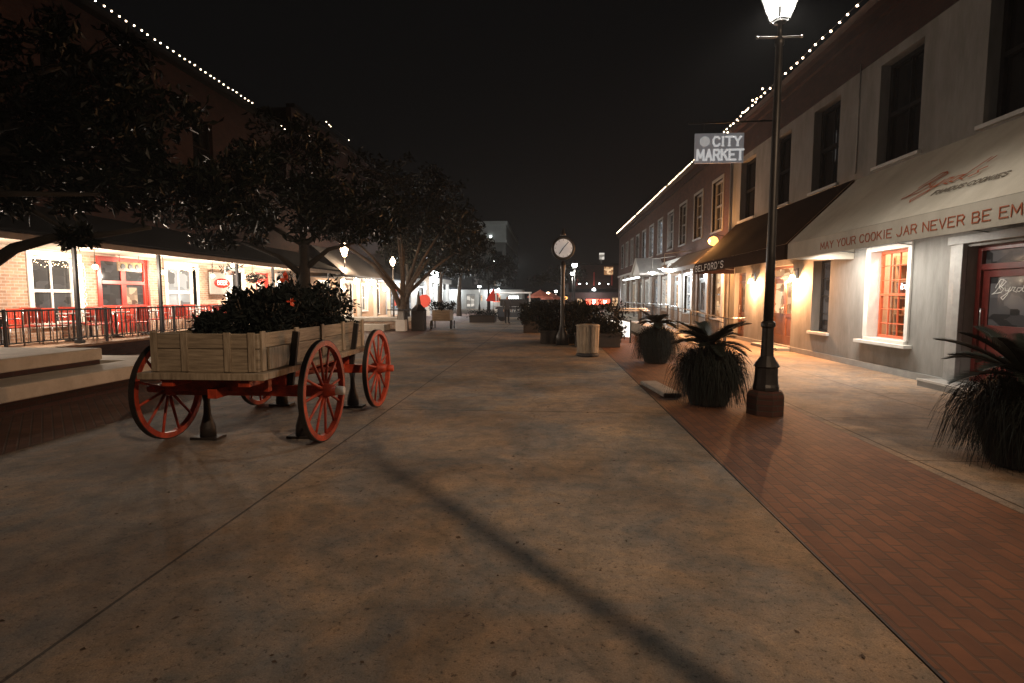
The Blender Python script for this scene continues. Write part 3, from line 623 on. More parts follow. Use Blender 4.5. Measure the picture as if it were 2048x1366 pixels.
# ------------------------------------------------------------------ clock
t = thing('post_clock', 'black post clock with a pale round dial above the shrub planters', 'clock', (.45, 18, 0))
MB().lathe([(.22, 0), (.22, .3), (.12, .5), (.08, .7), (.06, 2.4), (.09, 2.6), (.06, 2.78)], (.45, 18, 0), 14).build('post', 'iron', t)
MB().lathe([(.36, -.11), (.385, -.09), (.385, .09), (.36, .11)], (.45, 18, 3.2), 36, 'y').build('case', 'iron', t)
f_ = MB().lathe([(.30, -.115), (.30, -.118)], (.45, 18, 3.2), 36, 'y').build('dial', 'clockface', t)
hd = MB(); hd.bar((.45, 17.878, 3.2), (.45 + .17, 17.878, 3.2 + .20), .02, .006, (0, 1, 0)); hd.bar((.45, 17.874, 3.2), (.45 - .13, 17.874, 3.2 - .19), .028, .006, (0, 1, 0)); hd.build('hands', 'iron', t)
tk = MB()
for k in range(12):
    a = k * math.pi / 6; tk.bar((.45 + .25 * math.sin(a), 17.88, 3.2 + .25 * math.cos(a)), (.45 + .28 * math.sin(a), 17.88, 3.2 + .28 * math.cos(a)), .018, .004, (0, 1, 0))
tk.build('hour_marks', 'gink', t)
MB().lathe([(.1, 3.62), (.06, 3.7), (.02, 3.85)], (.45, 18, 0), 10).build('finial', 'iron', t)

# ------------------------------------------------------------------ left side: brick restaurant with a porch
XL = -14.2
lb = thing('brick_restaurant', 'brick restaurant with a lit porch, a red framed window and a tall dark upper wall', 'building', (XL, 18, 0))
lh = [(11.2, 11.9, .9, 2.7), (13.9, 15.35, .8, 2.75), (16.1, 18.15, .42, 2.88), (19.15, 20.8, .95, 2.8), (22.9, 24.0, .95, 2.72), (25.2, 26.5, .42, 2.8), (27.2, 28.2, .95, 2.7)]
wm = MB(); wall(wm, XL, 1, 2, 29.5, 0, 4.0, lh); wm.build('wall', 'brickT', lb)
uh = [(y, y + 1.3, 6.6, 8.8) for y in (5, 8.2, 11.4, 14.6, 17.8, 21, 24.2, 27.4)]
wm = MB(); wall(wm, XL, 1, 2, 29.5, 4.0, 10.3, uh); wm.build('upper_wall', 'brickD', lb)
for a, b, c, d in uh: window(lb, XL, 1, a, b, c, d, fm='roof', pane='dglass', cols=2, rows=2, sash=.5)
MB().box(XL - .3, XL + .32, 2, 29.5, 10.3, 10.5).box(XL - 8, XL - .3, 2, 29.5, 10.0, 10.2).box(XL - 8, XL - 7.8, 2, 29.5, 0, 10.0).box(XL - 7.8, XL - .3, 29.3, 29.5, 0, 10.0).build('roof', 'roof', lb)
MB().box(XL, -11.7, 8, 29.5, 0, .36).build('porch_base', 'brickD', lb)
MB().box(XL, -11.62, 8, 29.5, .36, .42).build('porch_deck', 'deck', lb, bevel=.006)
MB().prism([(XL + .004, 8, 4.05), (XL + .004, 29.5, 4.05), (-11.65, 29.5, 3.02), (-11.65, 8, 3.02)], (0, 0, .07)).build('porch_roof', 'roof', lb)
MB().box(-11.76, -11.68, 8, 29.5, 2.86, 3.0).build('porch_fascia', 'soffit', lb)
MB().box(XL + .02, -11.78, 8, 29.5, 2.96, 3.0).build('porch_ceiling', 'soffit', lb)
for y in (9.6, 12.9, 15.85, 20.0, 22.7, 25.3, 28.6):
    MB().box(-12.04, -11.96, y - .04, y + .04, .42, 2.96).box(-12.08, -11.92, y - .08, y + .08, .42, .5).build('porch_post', 'iron', lb)
window(lb, XL, 1, 11.2, 11.9, .9, 2.7, pane='winW2', cols=1, rows=2, sash=.5, trim=.1)
window(lb, XL, 1, 13.9, 15.35, .8, 2.75, pane='winD', cols=2, rows=2, sash=.5, trim=.14, fw=.09, mw=.06)
rw = window(lb, XL, 1, 16.1, 18.15, 1.2, 2.88, fm='redp', pane='winD', cols=2, rows=2, sash=.52, trim=.08, fw=.13, mw=.2, dep=.02)
MB().box(XL - .02, XL + .05, 16.1, 18.15, .42, 1.13).box(XL + .05, XL + .07, 16.3, 17.0, .52, 1.02).box(XL + .05, XL + .07, 17.2, 17.95, .52, 1.02).build('red_lower_panel', 'redp', lb, bevel=.005)
MB().box(XL - .085, XL - .075, 17.28, 17.75, 1.35, 1.92).build('lit_pane', 'winW', lb)
window(lb, XL, 1, 19.15, 20.8, .95, 2.8, pane='winP', cols=2, rows=2, sash=.45, trim=.14, fw=.14, mw=.06)
window(lb, XL, 1, 22.9, 24.0, .95, 2.72, pane='winD', cols=1, rows=2, sash=.5, trim=.22, fw=.1)
door(lb, XL, 1, 25.2, 26.5, .42, 2.8, 'redp', 'winW', 1, dep=.1)
window(lb, XL, 1, 27.2, 28.2, .95, 2.7, pane='winD', cols=1, rows=2, sash=.5, trim=.14)
for y in (8.9, 11.4, 13.2, 15.7, 18.4, 21.2, 24.4, 27.0):   # lintel boards over the openings
    pass
MB().box(XL + .002, XL + .05, 8.1, 29.4, 2.9, 2.955).build('wall_plate', 'soffit', lb)
# second string of roof lights beyond the tree gap
string('string_lights', 'string of bulbs climbing the dark roofline at top left', [(-13.86, 12.5 + .31 * i, 10.62) for i in range(41)])
string('string_lights', 'a few scattered bulbs seen through the tree on the left roofline', [(-13.86, 27.6, 10.42), (-13.86, 28.0, 10.36), (-13.86, 31.4, 11.9), (-13.86, 33.4, 12.45), (-13.86, 33.8, 12.4), (-13.86, 34.1, 12.36), (-13.86, 37.1, 12.4), (-13.86, 31, 10.9)])
st = MB(); wall(st, XL - .02, 1, 29.502, 46, 3.0, 12.0, [(y, y + 1.3, 7.4, 9.6) for y in (31, 34.5, 38, 41.5)]); 
ub = thing('tall_brick_block', 'dark tall brick block beyond the restaurant, hidden behind trees', 'building', (XL, 38, 0)); st.build('wall', 'brickD', ub)
for y in (31, 34.5, 38, 41.5): window(ub, XL - .02, 1, y, y + 1.3, 7.4, 9.6, fm='roof', pane='dglass', sash=.5)
MB().box(XL - 6, XL - .32, 29.502, 46, 11.8, 12).box(XL - .3, XL + .2, 29.502, 46, 12.0, 12.2).box(XL - 6, XL - .32, 45.8, 46, 0, 11.8).build('roof', 'roof', ub)

# railing along the porch
rl = thing('porch_railing', 'black iron railing with upright bars along the brick porch', 'railing', (-12.0, 18, .42))
MB().box(-11.885, -11.845, 8.1, 29, 1.27, 1.31).box(-11.88, -11.85, 8.1, 29, .55, .58).build('rails', 'iron', rl)
b0 = None; first = None
for i in range(100):
    y = 8.5 + .165 * i
    if first is None:
        first = MB().box(-.009, .009, -.009, .009, 0, .69).build('bar', 'iron', None); first.parent = rl; first.location = Vector((-11.865, y, .58)) - ORG[rl.name]; me_ = first
    else:
        c = first.copy(); col.objects.link(c); c.parent = rl; c.location = Vector((-11.865, y, .58)) - ORG[rl.name]
for y in (8.3, 10.9, 13.6, 16.2, 18.8, 21.4, 24, 26.6): MB().box(-11.89, -11.84, y - .025, y + .025, .42, 1.33).build('railing_post', 'iron', rl)

# porch lamps
def pend(x, y, z, label, p=PORCH_P, top=2.96, r=.075, grp='bare bulb pendants on the porch'):
    t = thing('pendant_lamp', label, 'lamp', (x, y, z), group=grp)
    MB().tube([(x, y, top), (x, y, z + r)], .008, 5).lathe([(.03, z + r * .8), (.03, z + r + .05)], (x, y, 0), 8).build('cord', 'iron', t)
    MB().ball((x, y, z), r, 2).build('bulb', 'globeW', t)
    light('pendant_light', (x, y, z - r - .05), p, WARM2, .07, t)
pend(-13.1, 11.2, 2.52, 'glaring pendant bulb at the left edge of the picture')
pend(-13.1, 14.75, 2.47, 'pendant bulb on the brick pier left of the red window')
pend(-13.1, 17.5, 2.44, 'pendant bulb just right of the red window')
pend(-12.35, 20.3, 2.82, 'bright bulb high under the porch eave, above the wagon plants', p=80)
pend(-13.1, 20.2, 2.42, 'added pendant bulb before the white window')  # extra bulb added to brighten this stretch of porch
pend(-13.1, 23.0, 2.38, 'pendant bulb left of the far red door')
pend(-13.1, 25.4, 2.38, 'pendant bulb right of the far red door')
# fairy-light garlands
def fairy(label, pts):
    t = thing('fairy_lights', label, 'fairy lights', pts[0], group='fairy lights round porch windows'); bulbs(t, pts, .013, 'fairy', 1, cable=False)
rf = random.Random(3)
fairy('fairy lights draped over the window at left behind the branch', [(XL + .1, 13.85 + 1.5 * k / 44, 2.72 - .28 * rf.random()) for k in range(45)])
fairy('fairy lights down the right side of the left window', [(XL + .1, 15.42 + .08 * rf.random(), 2.6 - 1.7 * k / 40) for k in range(40)])
fairy('fairy lights bunched over the white window beside the red one', [(XL + .1, 19.0 + 1.9 * k / 60, 2.82 - .3 * rf.random()) for k in range(60)])
fairy('fairy lights down the trim right of the white sign', [(XL + .1, 24.12 + .14 * rf.random(), 2.7 - 1.5 * k / 50) for k in range(50)])
# signs
t = thing('wall_sign', 'white wall sign with a red oval hung on the porch', 'sign', (XL + .3, 21.95, 2.1)); MB().box(XL + .28, XL + .33, 21.2, 22.75, 1.72, 2.62).build('board', pm('sign_enamel', (.30, .29, .27), (.25, .24, .22), 4, .95, spec=.05, rvar=.03), t)
MB().prism([(XL + .331, 22.0 + .55 * math.cos(k * math.pi / 14), 2.18 + .2 * math.sin(k * math.pi / 14)) for k in range(28)], (.01, 0, 0)).build('red_oval', pm('matt_red_enamel', (.30, .022, .012), (.24, .018, .010), 4, .95, bump=0, spec=.03, rvar=.03), t)
ls = MB(); word(ls, 'BEER', (XL + .345, 21.66, 2.12), (0, 1, 0), (0, 0, 1), (1, 0, 0), .16, wid=.16, tot=.7); ls.build('lettering', 'white', t)
[MB().bar((XL + .3, q, 2.62), (XL + .3, q, 2.95), .012).build('hanger', 'iron', t) for q in (21.4, 22.5)]
t = thing('hanging_board', 'small gilded board with three dark shapes hung before the red window', 'sign', (-13.6, 16.6, 2.6)); MB().box(-13.62, -13.58, 16.15, 17.15, 2.42, 2.72).build('board', pm('gilded_board', (.32, .2, .06), (.06, .04, .03), 3, .4), t, bevel=.01)
sh_ = MB(); [sh_.lathe([(.09, .0), (.09, .012)], (-13.58, y, 2.57), 8, 'x') for y in (16.35, 16.65, 16.95)]; sh_.build('emblems', 'iron', t)
MB().bar((-13.6, 16.25, 2.72), (-13.6, 16.25, 2.96), .01).bar((-13.6, 17.05, 2.72), (-13.6, 17.05, 2.96), .01).build('hanger', 'iron', t)
# hanging fern baskets
def hfern(x, y, z, label):
    t = thing('hanging_basket', label, 'hanging plant', (x, y, z), group='hanging baskets on the porch')
    MB().lathe([(.05, -.16), (.15, -.1), (.2, 0), (.2, .02)], (x, y, z), 12).build('basket', 'pot', t)
    MB().tube([(x, y, z), (x, y, 2.96)], .006, 4).build('chain', 'iron', t)
    MB().leaves([(x + random.gauss(0, .14), y + random.gauss(0, .2), z + random.uniform(-.05, .2)) for _ in range(160)], .16, .3).build('foliage', 'leaf2', t)
hfern(-12.6, 20.6, 2.62, 'fern basket hanging over the white window'); hfern(-12.6, 22.2, 2.35, 'dark trailing basket hanging before the white sign'); hfern(-12.5, 24.9, 2.55, 'fern basket near the far red door')

# porch chairs and tables
def make_chair():
    t = thing('patio_chair', None, 'chair', (0, 0, 0), world=False)
    s = MB(); s.box(-.21, .21, -.2, .2, .43, .46); s.build('seat', 'redpl', t, bevel=.01)
    b = MB()
    for k in range(5): b.box(-.2 + .085 * k, -.2 + .085 * k + .06, .2, .222, .52, .86)
    b.box(-.22, .22, .195, .228, .84, .9); b.build('backrest', 'redpl', t, bevel=.004)
    f = MB(); f.tube([(-.22, .21, 0), (-.22, .19, .45), (-.22, .22, .88)], .014, 6).tube([(.22, .21, 0), (.22, .19, .45), (.22, .22, .88)], .014, 6)
    f.build('back_frame', 'steel', t)
    for sx in (-1, 1): MB().tube([(.2 * sx, -.18, .44), (.23 * sx, -.24, 0)], .014, 6).build('leg', 'steel', t)
    for sx in (-1, 1): MB().tube([(.22 * sx, .2, .66), (.24 * sx, -.16, .66), (.22 * sx, -.2, .44)], .012, 6).build('armrest', 'steel', t)
    return reg(t)
def make_table():
    t = thing('patio_table', None, 'table', (0, 0, 0), world=False)
    MB().lathe([(.36, .72), (.37, .735), (.36, .75)], n=24).build('table_top', 'steel', t)
    MB().lathe([(.22, 0), (.2, .03), (.03, .06), (.03, .72)], n=14).build('pedestal', 'iron', t)
    return reg(t)
ch0 = make_chair(); tb0 = make_table(); ct = [0, 0]
def put(proto, k, x, y, z, rz, label, grp):
    o = proto if ct[k] == 0 else copy_tree(proto); ct[k] += 1
    o.location = (x, y, z); o.rotation_euler.z = R(rz); tag(o, label, None, grp); return o
seats = [(-13.6, 12.4, 'against the brick wall at left'), (-13.6, 15.0, 'against the wall under the left window'), (-13.5, 17.6, 'close to the red window'), (-13.6, 20.2, 'under the white window'), (-12.7, 14.9, 'behind the first thick post'), (-12.75, 11.2, 'at the left edge of the porch'), (-12.8, 13.6, 'before the left window'), (-12.75, 16.2, 'below the red window'), (-12.8, 18.6, 'by the second porch post'), (-12.8, 21.4, 'behind the wagon box'), (-12.8, 24.2, 'near the far red door')]
for i, (x, y, wh) in enumerate(seats):
    put(tb0, 1, x, y, .42, 0, 'round steel patio table ' + wh, 'round patio tables on the porch')
    put(ch0, 0, x + .05, y - .62, .42, 185 + 8 * (i % 3), 'red slatted chair %s, nearer than its table' % wh, 'red patio chairs on the porch')
    put(ch0, 0, x - .1, y + .64, .42, 6 - 10 * (i % 2), 'red slatted chair %s, farther than its table' % wh, 'red patio chairs on the porch')
    if i % 2 == 0: put(ch0, 0, x + .62, y + .05, .42, -95, 'red slatted chair %s, its back to the railing' % wh, 'red patio chairs on the porch')

# second restaurant: hipped roof, columns, round lamps
sr = thing('columned_restaurant', 'tan walled restaurant with a hipped dark roof, pale columns and round lamps', 'building', (-13.4, 37, 0))
wm = MB(); hs = [(31, 32.2, .5, 2.5), (34.5, 36.3, .3, 2.6), (38.2, 39.4, .6, 2.5), (41, 42.2, .3, 2.6)]; wall(wm, -13.6, 1, 29.8, 44, 0, 3.0, hs); wm.build('wall', pm('tan_plaster', (.42, .27, .16), (.32, .2, .12), 2, .8), sr)
for i, (a, b, c, d) in enumerate(hs): window(sr, -13.6, 1, a, b, c, d, pane=['winW2', 'winW', 'winD', 'winW2'][i], trim=.12, sash=.5)
for y in (30.2, 33.4, 36.6, 39.8, 43.2): MB().box(-12.2, -11.96, y, y + .24, 0, 2.75).box(-12.26, -11.9, y - .06, y + .3, 2.6, 2.75).build('column', 'cream', sr)
MB().prism([(-11.5, 29.8, 2.8), (-11.5, 44.4, 2.8), (-14.1, 42, 4.6), (-14.1, 31.2, 4.6)], (0, 0, .08)).box(-13.6, -11.55, 29.9, 44.2, 2.74, 2.79).build('roof', pm('grey_metal_roof', (.12, .12, .125), (.09, .09, .095), 4, .55), sr)
MB().box(-13.6, -11.7, 29.8, 44, 0, .14).build('porch_floor', 'deck', sr)
k = 0
for (y, z) in ((30.4, 2.55), (32.4, 2.55), (34.6, 2.5), (35.6, 2.55), (37.8, 2.3), (39.4, 2.25), (41.4, 2.2)):
    k += 1; x = -11.9 if k < 5 else -12.9
    pend(x, y, z, 'round globe lamp on the columned restaurant, number %d from its near end' % k, p=200, top=2.74, r=.13, grp='globe lamps on the columned restaurant')
t = thing('red_banner', 'tall glowing red banner by the columned restaurant wall', 'banner', (-12.4, 42.6, 0)); MB().box(-12.42, -12.38, 42.3, 43.0, .9, 2.3).build('panel', 'redlit', t); MB().box(-12.44, -12.36, 42.2, 42.28, 0, 2.4).build('post', 'iron', t)
t = thing('gable_lantern', 'warm lantern glowing above the restaurant roof behind branches', 'lamp', (-12.2, 31.5, 4.4)); MB().lathe([(.1, -.3), (.24, .1), (.22, .34), (.04, .5)], (-12.2, 31.5, 4.3), 8, smooth=False).build('globe', 'globeW', t); MB().lathe([(.04, 3.3), (.04, 4.02)], (-12.2, 31.5, 0), 8).build('stem', 'iron', t)
light('lantern_light', (-11.9, 31.5, 3.75), 260, WARM, .15, t)
t = thing('roof_lantern', 'warm lamp high between the tree limbs beside the columned restaurant', 'lamp', (-10.6, 36, 3.7)); MB().lathe([(.08, -.2), (.2, .1), (.04, .4)], (-10.6, 36, 3.9), 8, smooth=False).build('globe', 'globeW', t); MB().lathe([(.1, 0), (.05, .5), (.04, 3.72)], (-10.6, 36, 0), 8).build('post', 'iron', t)
light('lantern_light', (-10.4, 35.6, 3.4), 200, WARM, .15, t)

# corner shop in cool light
cs = thing('corner_shop', 'cool lit corner shop with pale columns and a bright gable lamp', 'building', (-11, 50, 0))
wm = MB(); hs = [(46, 47.6, .4, 2.4), (48.6, 50.2, .4, 2.4), (51.4, 53, .4, 2.4)]; wall(wm, -11.3, 1, 44.8, 54.5, 0, 3.2, hs); wm.box(-15, -11.6, 44.8, 45.1, 0, 3.2).build('wall', 'stucco2', cs)
for i, (a, b, c, d) in enumerate(hs): window(cs, -11.3, 1, a, b, c, d, pane='winC', trim=.14, sash=.5, cols=3)
MB().box(-13.6, -11.7, 44.74, 44.8, .5, 2.3).build('end_window', 'winC', cs)
for y in (45, 47.9, 50.6, 53.6): MB().box(-10.4, -10.1, y, y + .3, 0, 2.9).build('column', 'trimw', cs)
MB().box(-10.5, -10.0, 44.6, 54.6, 2.9, 3.3).build('entablature', 'trimw', cs)
MB().prism([(-9.8, 44.4, 3.3), (-9.8, 54.8, 3.3), (-13.5, 54.8, 5.0), (-13.5, 44.4, 5.0)], (0, 0, .1)).build('roof', 'roof', cs)
MB().ball((-10.0, 46.6, 3.7), .34, 2, (1, 1, 1.5)).build('gable_lamp', 'globeN', cs)
light('corner_light', (-8.7, 46.5, 3.4), 1000, COOL, .2, cs); light('corner_light', (-10.9, 50, 2.6), 350, COOL, .2, cs)
light('corner_light', (-12.5, 43.6, 2.4), 260, COOL, .2, cs)
# pale low building across the street
fw = thing('low_pale_building', 'low pale building across the far street with a lit double door', 'building', (-10.5, 70, 0))
MB().box(-15, -3.5, 70, 76, 0, 2.55).build('wall', 'stucco2', fw); MB().box(-15.2, -3.3, 69.8, 76, 2.55, 2.8).build('roof', 'roof', fw)
MB().box(-10.75, -10.33, 69.95, 70, .35, 1.75).box(-10.22, -9.8, 69.95, 70, .35, 1.75).build('lit_door', 'winP', fw); MB().box(-10.85, -9.7, 69.97, 69.998, .1, 2.0).build('door_frame', 'trimg', fw)
MB().box(-8.9, -8.75, 69.95, 70, 1.1, 1.8).box(-6.6, -6.35, 69.95, 70, .9, 1.8).build('window', 'winW2', fw)
light('wall_light', (-12.6, 69.4, 2.2), 200, COOL, .1, fw); light('wall_light', (-7.4, 69.4, 2.2), 200, COOL, .1, fw)
t = thing('red_lit_sign', 'small glowing red and white sign before the low pale building', 'sign', (-5.9, 60, 1.6)); MB().box(-6.3, -5.6, 59.95, 60.05, 1.05, 2.05).build('panel', 'redneon', t); MB().box(-5.98, -5.9, 59.97, 60.03, 0, 1.05).build('post', 'iron', t)

# tall hotel
th = thing('tall_hotel', 'tall grey corner building with a jutting cornice, dim behind the trees', 'building', (-6.2, 90, 0))
MB().box(-22, -6.2, 76.4, 105, 0, 9.6).build('wall', pm('dark_hotel_stone', (.10, .10, .095), (.07, .07, .068), 1, .8), th)
MB().box(-22.4, -5.9, 75.9, 105, 11.7, 12.2).box(-22.2, -6.1, 76.2, 105, 9.6, 11.7).box(-22.3, -6.0, 76.1, 105, 9.3, 9.6).build('cornice', pm('grey_cornice_stone', (.33, .34, .33), (.27, .28, .27), 1, .8), th)
for zz in (3.2, 6.1):
    for yy in range(78, 104, 4): MB().box(-6.2, -6.14, yy, yy + 1.6, zz, zz + 1.9).build('window', 'dglass', th)
    for xx in (-20, -17, -14, -11, -8): MB().box(xx, xx + 1.3, 76.34, 76.4, zz, zz + 1.9).build('window', 'winD' if xx == -11 else 'dglass', th)
light('hotel_light', (-3.8, 70.5, 6.0), 330, (.9, 1, .98), .3, th); MB().ball((-8.3, 76.1, 10.1), .13, 1).ball((-7.9, 76.1, 6.6), .16, 1).build('wall_lamp', 'globeN', th)

# far shop building closing the street at right
fs = thing('far_shop_building', 'dark brick building closing the street with a red lit shopfront', 'building', (6, 62, 0))
MB().box(2.2, 12, 62, 70, 0, 5.2).build('wall', 'brickD', fs); MB().box(1.9, 12.2, 61.6, 70, 5.2, 5.4).build('roof', 'roof', fs)
MB().prism([(2.2, 61.95, 2.5), (10, 61.95, 2.5), (10, 60.2, 2.1), (2.2, 60.2, 2.1)], (0, 0, .06)).build('canopy', 'roof', fs)
MB().box(4.2, 6.9, 61.9, 61.97, .7, 1.35).build('red_sign', 'redneon', fs); MB().box(4.95, 5.25, 61.86, 61.9, .8, 1.25).box(6.2, 6.5, 61.86, 61.9, .8, 1.25).build('sign_letters', 'lampbulb', fs)
MB().box(3.2, 3.8, 61.9, 61.98, .5, 1.4).box(7.2, 7.8, 61.9, 61.98, .5, 1.5).build('window', 'winW2', fs)
for x in (3.1, 5.0, 7.0): MB().box(x, x + .16, 61.9, 61.99, 2.9, 4.4).build('pilaster', 'redp', fs)
MB().box(6.2, 7.2, 61.88, 61.97, 4.1, 5.0).build('upper_window', 'winW2', fs)
MB().ball((5.0, 61, 2.4), .22, 1).build('canopy_lamp', 'globeN', fs); light('canopy_light', (5.0, 60.6, 2.0), 260, COOL, .15, fs)
MB().ball((3.4, 61, 3.05), .08, 1).ball((4.2, 61, 3.1), .06, 1).ball((5.6, 61, 3.1), .08, 1).ball((6.6, 61, 3.05), .06, 1).build('small_lamps', 'globeN', fs)
t = thing('orange_lamp', 'small round orange lamp left of the red shopfront', 'lamp', (1.7, 55, 1.0)); MB().ball((1.7, 55, 1.5), .16, 2).build('globe', 'sod', t); MB().lathe([(.1, 0), (.05, .3), (.04, 1.36)], (1.7, 55, 0), 8).build('post', 'iron', t)
t = thing('orange_lamp', 'orange lamp at the end of the salmon umbrellas', 'lamp', (-.1, 50, 1.5)); MB().ball((-.1, 50, 1.85), .2, 2).build('globe', 'globeW', t); MB().lathe([(.1, 0), (.05, .3), (.04, 1.66)], (-.1, 50, 0), 8).build('post', 'iron', t); light('orange_light', (-.1, 49.4, 1.9), 40, SOD, .1, t)
t = thing('lit_tower_sign', 'small lit sign high beyond the clock', 'sign', (6.2, 66, 7)); MB().box(6.0, 6.6, 65.9, 66.1, 6.1, 6.9).build('panel', 'winP', t); MB().box(6.2, 6.35, 65.95, 66.05, 5.4, 6.1).build('post', 'trimg', t)

# ------------------------------------------------------------------ stepped concrete seat and planter at left
t = thing('concrete_bench', 'long pale concrete bench slab wrapping the raised planter at left', 'bench', (-7.3, 5, 0))
MB().prism([(-6.95, 1, .24), (-6.95, 10.0, .24), (-10.6, 10.0, .24), (-10.6, 9.2, .24), (-7.72, 9.2, .24), (-7.72, 1, .24)], (0, 0, .21)).build('slab', 'conc', t, bevel=.02)
MB().box(-7.7, -7.25, 1.2, 9.6, 0, .24).box(-10.4, -7.7, 9.35, 9.7, 0, .24).build('plinth', 'brickD', t)
t = thing('raised_planter', 'raised concrete tree planter behind the long bench', 'planter', (-9.5, 5, 0))
MB().box(-11.0, -7.75, 1, 8.7, 0, .52).build('base', 'brickD', t); MB().box(-11.1, -7.74, .9, 8.75, .52, .72).build('coping', 'conc', t, bevel=.02)
t = thing('low_step_wall', 'low pale stone step wall beyond the wagon with a lit top', 'wall', (-9.0, 27.2, 0))
MB().box(-10.8, -6.6, 26.4, 28.2, .38, .55).build('coping', 'conc', t, bevel=.015); MB().box(-10.7, -6.7, 26.5, 28.1, 0, .38).build('wall', 'brickT', t)
MB().box(-10.4, -7.7, 24.6, 25.6, 0, .3).build('lower_step', 'conc', t, bevel=.015)

# ------------------------------------------------------------------ wagon
wg = thing('farm_wagon', 'old wooden farm wagon with red spoked wheels used as a flower bed', 'wagon', (-3.4, 6.5, 0))
bx = MB()   # box boards, a gap line between the boards
BX0, BX1, BY0, BY1 = -4.03, -2.90, 5.14, 8.2
for (za, zb) in ((.845, 1.075), (1.082, 1.232)):
    bx.box(BX0, BX1, BY0, BY0 + .035, za, zb).box(BX0, BX1, BY1 - .035, BY1, za, zb).box(BX0, BX0 + .035, BY0 + .036, BY1 - .036, za, zb).box(BX1 - .035, BX1, BY0 + .036, BY1 - .036, za, zb)
bx.build('box_boards', 'plank', wg, bevel=.005)
MB().box(BX0 - .09, BX1 + .1, BY0 - .09, BY1 + .05, .775, .842).build('bed_board', 'plank2', wg, bevel=.006)
for x in (-3.98, -3.66, -3.21, -2.96): MB().box(x - .035, x + .035, BY0 - .022, BY0 - .001, .85, 1.245).build('batten', 'plank2', wg, bevel=.004)
for y in (5.22, 5.95, 6.65, 7.35, 8.12): MB().box(BX1 + .001, BX1 + .024, y - .04, y + .04, .85, 1.255).build('batten', 'plank2', wg, bevel=.004); MB().box(BX0 - .024, BX0 - .001, y - .04, y + .04, .85, 1.255).build('batten', 'plank2', wg, bevel=.004)
MB().prism([(BX1 + .026, 5.27, .86), (BX1 + .026, 5.27, 1.08), (BX1 + .026, 5.88, 1.08), (BX1 + .026, 5.58, .86)], (.02, 0, 0)).build('corner_board', 'plank2', wg)
MB().box(BX0 + .04, BX1 - .04, BY0 + .04, BY1 - .04, .85, 1.15).build('soil', 'soil', wg)
us = MB()
for y in (5.74, 7.6): us.box(-4.2, -2.6, y - .05, y + .05, .50, .62); us.box(-3.98, -2.9, y - .07, y + .07, .625, .77)
us.box(-3.9, -3.78, 5.1, 7.9, .70, .772).box(-3.1, -2.98, 5.1, 7.9, .70, .772).box(-3.49, -3.39, 5.2, 7.8, .56, .66)
us.box(-3.95, -2.95, 5.40, 5.48, .60, .765); us.bar((-3.44, 6.2, .6), (-3.9, 7.55, .6), .06).bar((-3.44, 6.2, .6), (-2.98, 7.55, .6), .06)
us.build('undercarriage', 'wag', wg, bevel=.006)
for y in (5.74, 7.6):
    for x in (-4.0, -2.88): MB().bar((x, y, .6), (x + (.09 if x > -3.4 else -.09), y, 1.22), .05, .07).build('stake', 'iron', wg, bevel=.005)
def wheel(x, y, side, rot):
    r = .565; h = MB()
    h.lathe([(.045, -.13), (.065, -.09), (.08, -.04), (.08, .04), (.065, .09), (.05, .15)], (x, y, r), 16, 'x'); 
    n = 12
    for k in range(n):
        a = rot + 2 * math.pi * k / n
        p0 = Vector((x + side * .01, y + .085 * math.cos(a), r + .085 * math.sin(a))); p1 = Vector((x - side * .012, y + (r - .055) * math.cos(a), r + (r - .055) * math.sin(a)))
        h.tube([p0, (p0 + p1) / 2, p1], [.019, .0155, .0135], 6)
    h.lathe([(r - .065, -.026), (r - .012, -.028)], (x, y, r), 48, 'x') if False else None
    # felloe ring
    N = 48
    for (ra, rb, hw, tgt) in ((r - .068, r - .011, .031, h),):
        ring = []
        for k in range(N):
            a = 2 * math.pi * k / N; c_, s_ = math.cos(a), math.sin(a)
            ring.append([tgt.b.verts.new((x + dx, y + rr * c_, r + rr * s_)) for dx, rr in ((-hw, ra), (hw, ra), (hw, rb), (-hw, rb))])
        for k in range(N):
            A, B = ring[k], ring[(k + 1) % N]
            for j in range(4): tgt.b.faces.new((A[j], A[(j + 1) % 4], B[(j + 1) % 4], B[j]))
    wh = h.build('wheel', 'wag', wg, bevel=0)
    ty = MB(); ring = []
    for k in range(N):
        a = 2 * math.pi * k / N; c_, s_ = math.cos(a), math.sin(a)
        ring.append([ty.b.verts.new((x + dx, y + rr * c_, r + rr * s_)) for dx, rr in ((-.030, r - .0115), (.030, r - .0115), (.028, r), (-.028, r))])
    for k in range(N):
        A, B = ring[k], ring[(k + 1) % N]
        for j in range(4): ty.b.faces.new((A[j], A[(j + 1) % 4], B[(j + 1) % 4], B[j]))
    ty.build('tyre', 'tyre', wh)
    MB().lathe([(.045, .145), (.05, .15), (.048, .235), (.03, .24)] if side > 0 else [(.03, -.24), (.048, -.235), (.05, -.15), (.045, -.145)], (x, y, r), 14, 'x').build('hub_cap', 'trimw' if (side > 0 and y < 6) else 'wag', wh)
wheel(-2.5, 5.74, 1, .1); wheel(-2.5, 7.62, 1, .3); wheel(-4.3, 5.74, -1, .22); wheel(-4.3, 7.62, -1, .0)
# jack stands that carry the axles
def stand(x, y, label):
    t = thing('axle_stand', label, 'stand', (x, y, 0), group='black stands under the wagon axles')
    MB().lathe([(.085, .03), (.08, .14), (.04, .28), (.032, .42), (.045, .5)], (x, y, 0), 12).build('body', 'tyre', t); MB().box(x - .16, x + .16, y - .09, y + .09, 0, .03).build('foot', 'tyre', t, bevel=.005)
stand(-3.85, 5.72, 'bottle shaped black stand behind the left front wheel'); stand(-2.85, 7.55, 'black stand just left of the right rear wheel'); stand(-2.8, 5.85, 'black stand hidden behind the right front wheel'); stand(-3.95, 7.6, 'black stand by the left rear wheel')
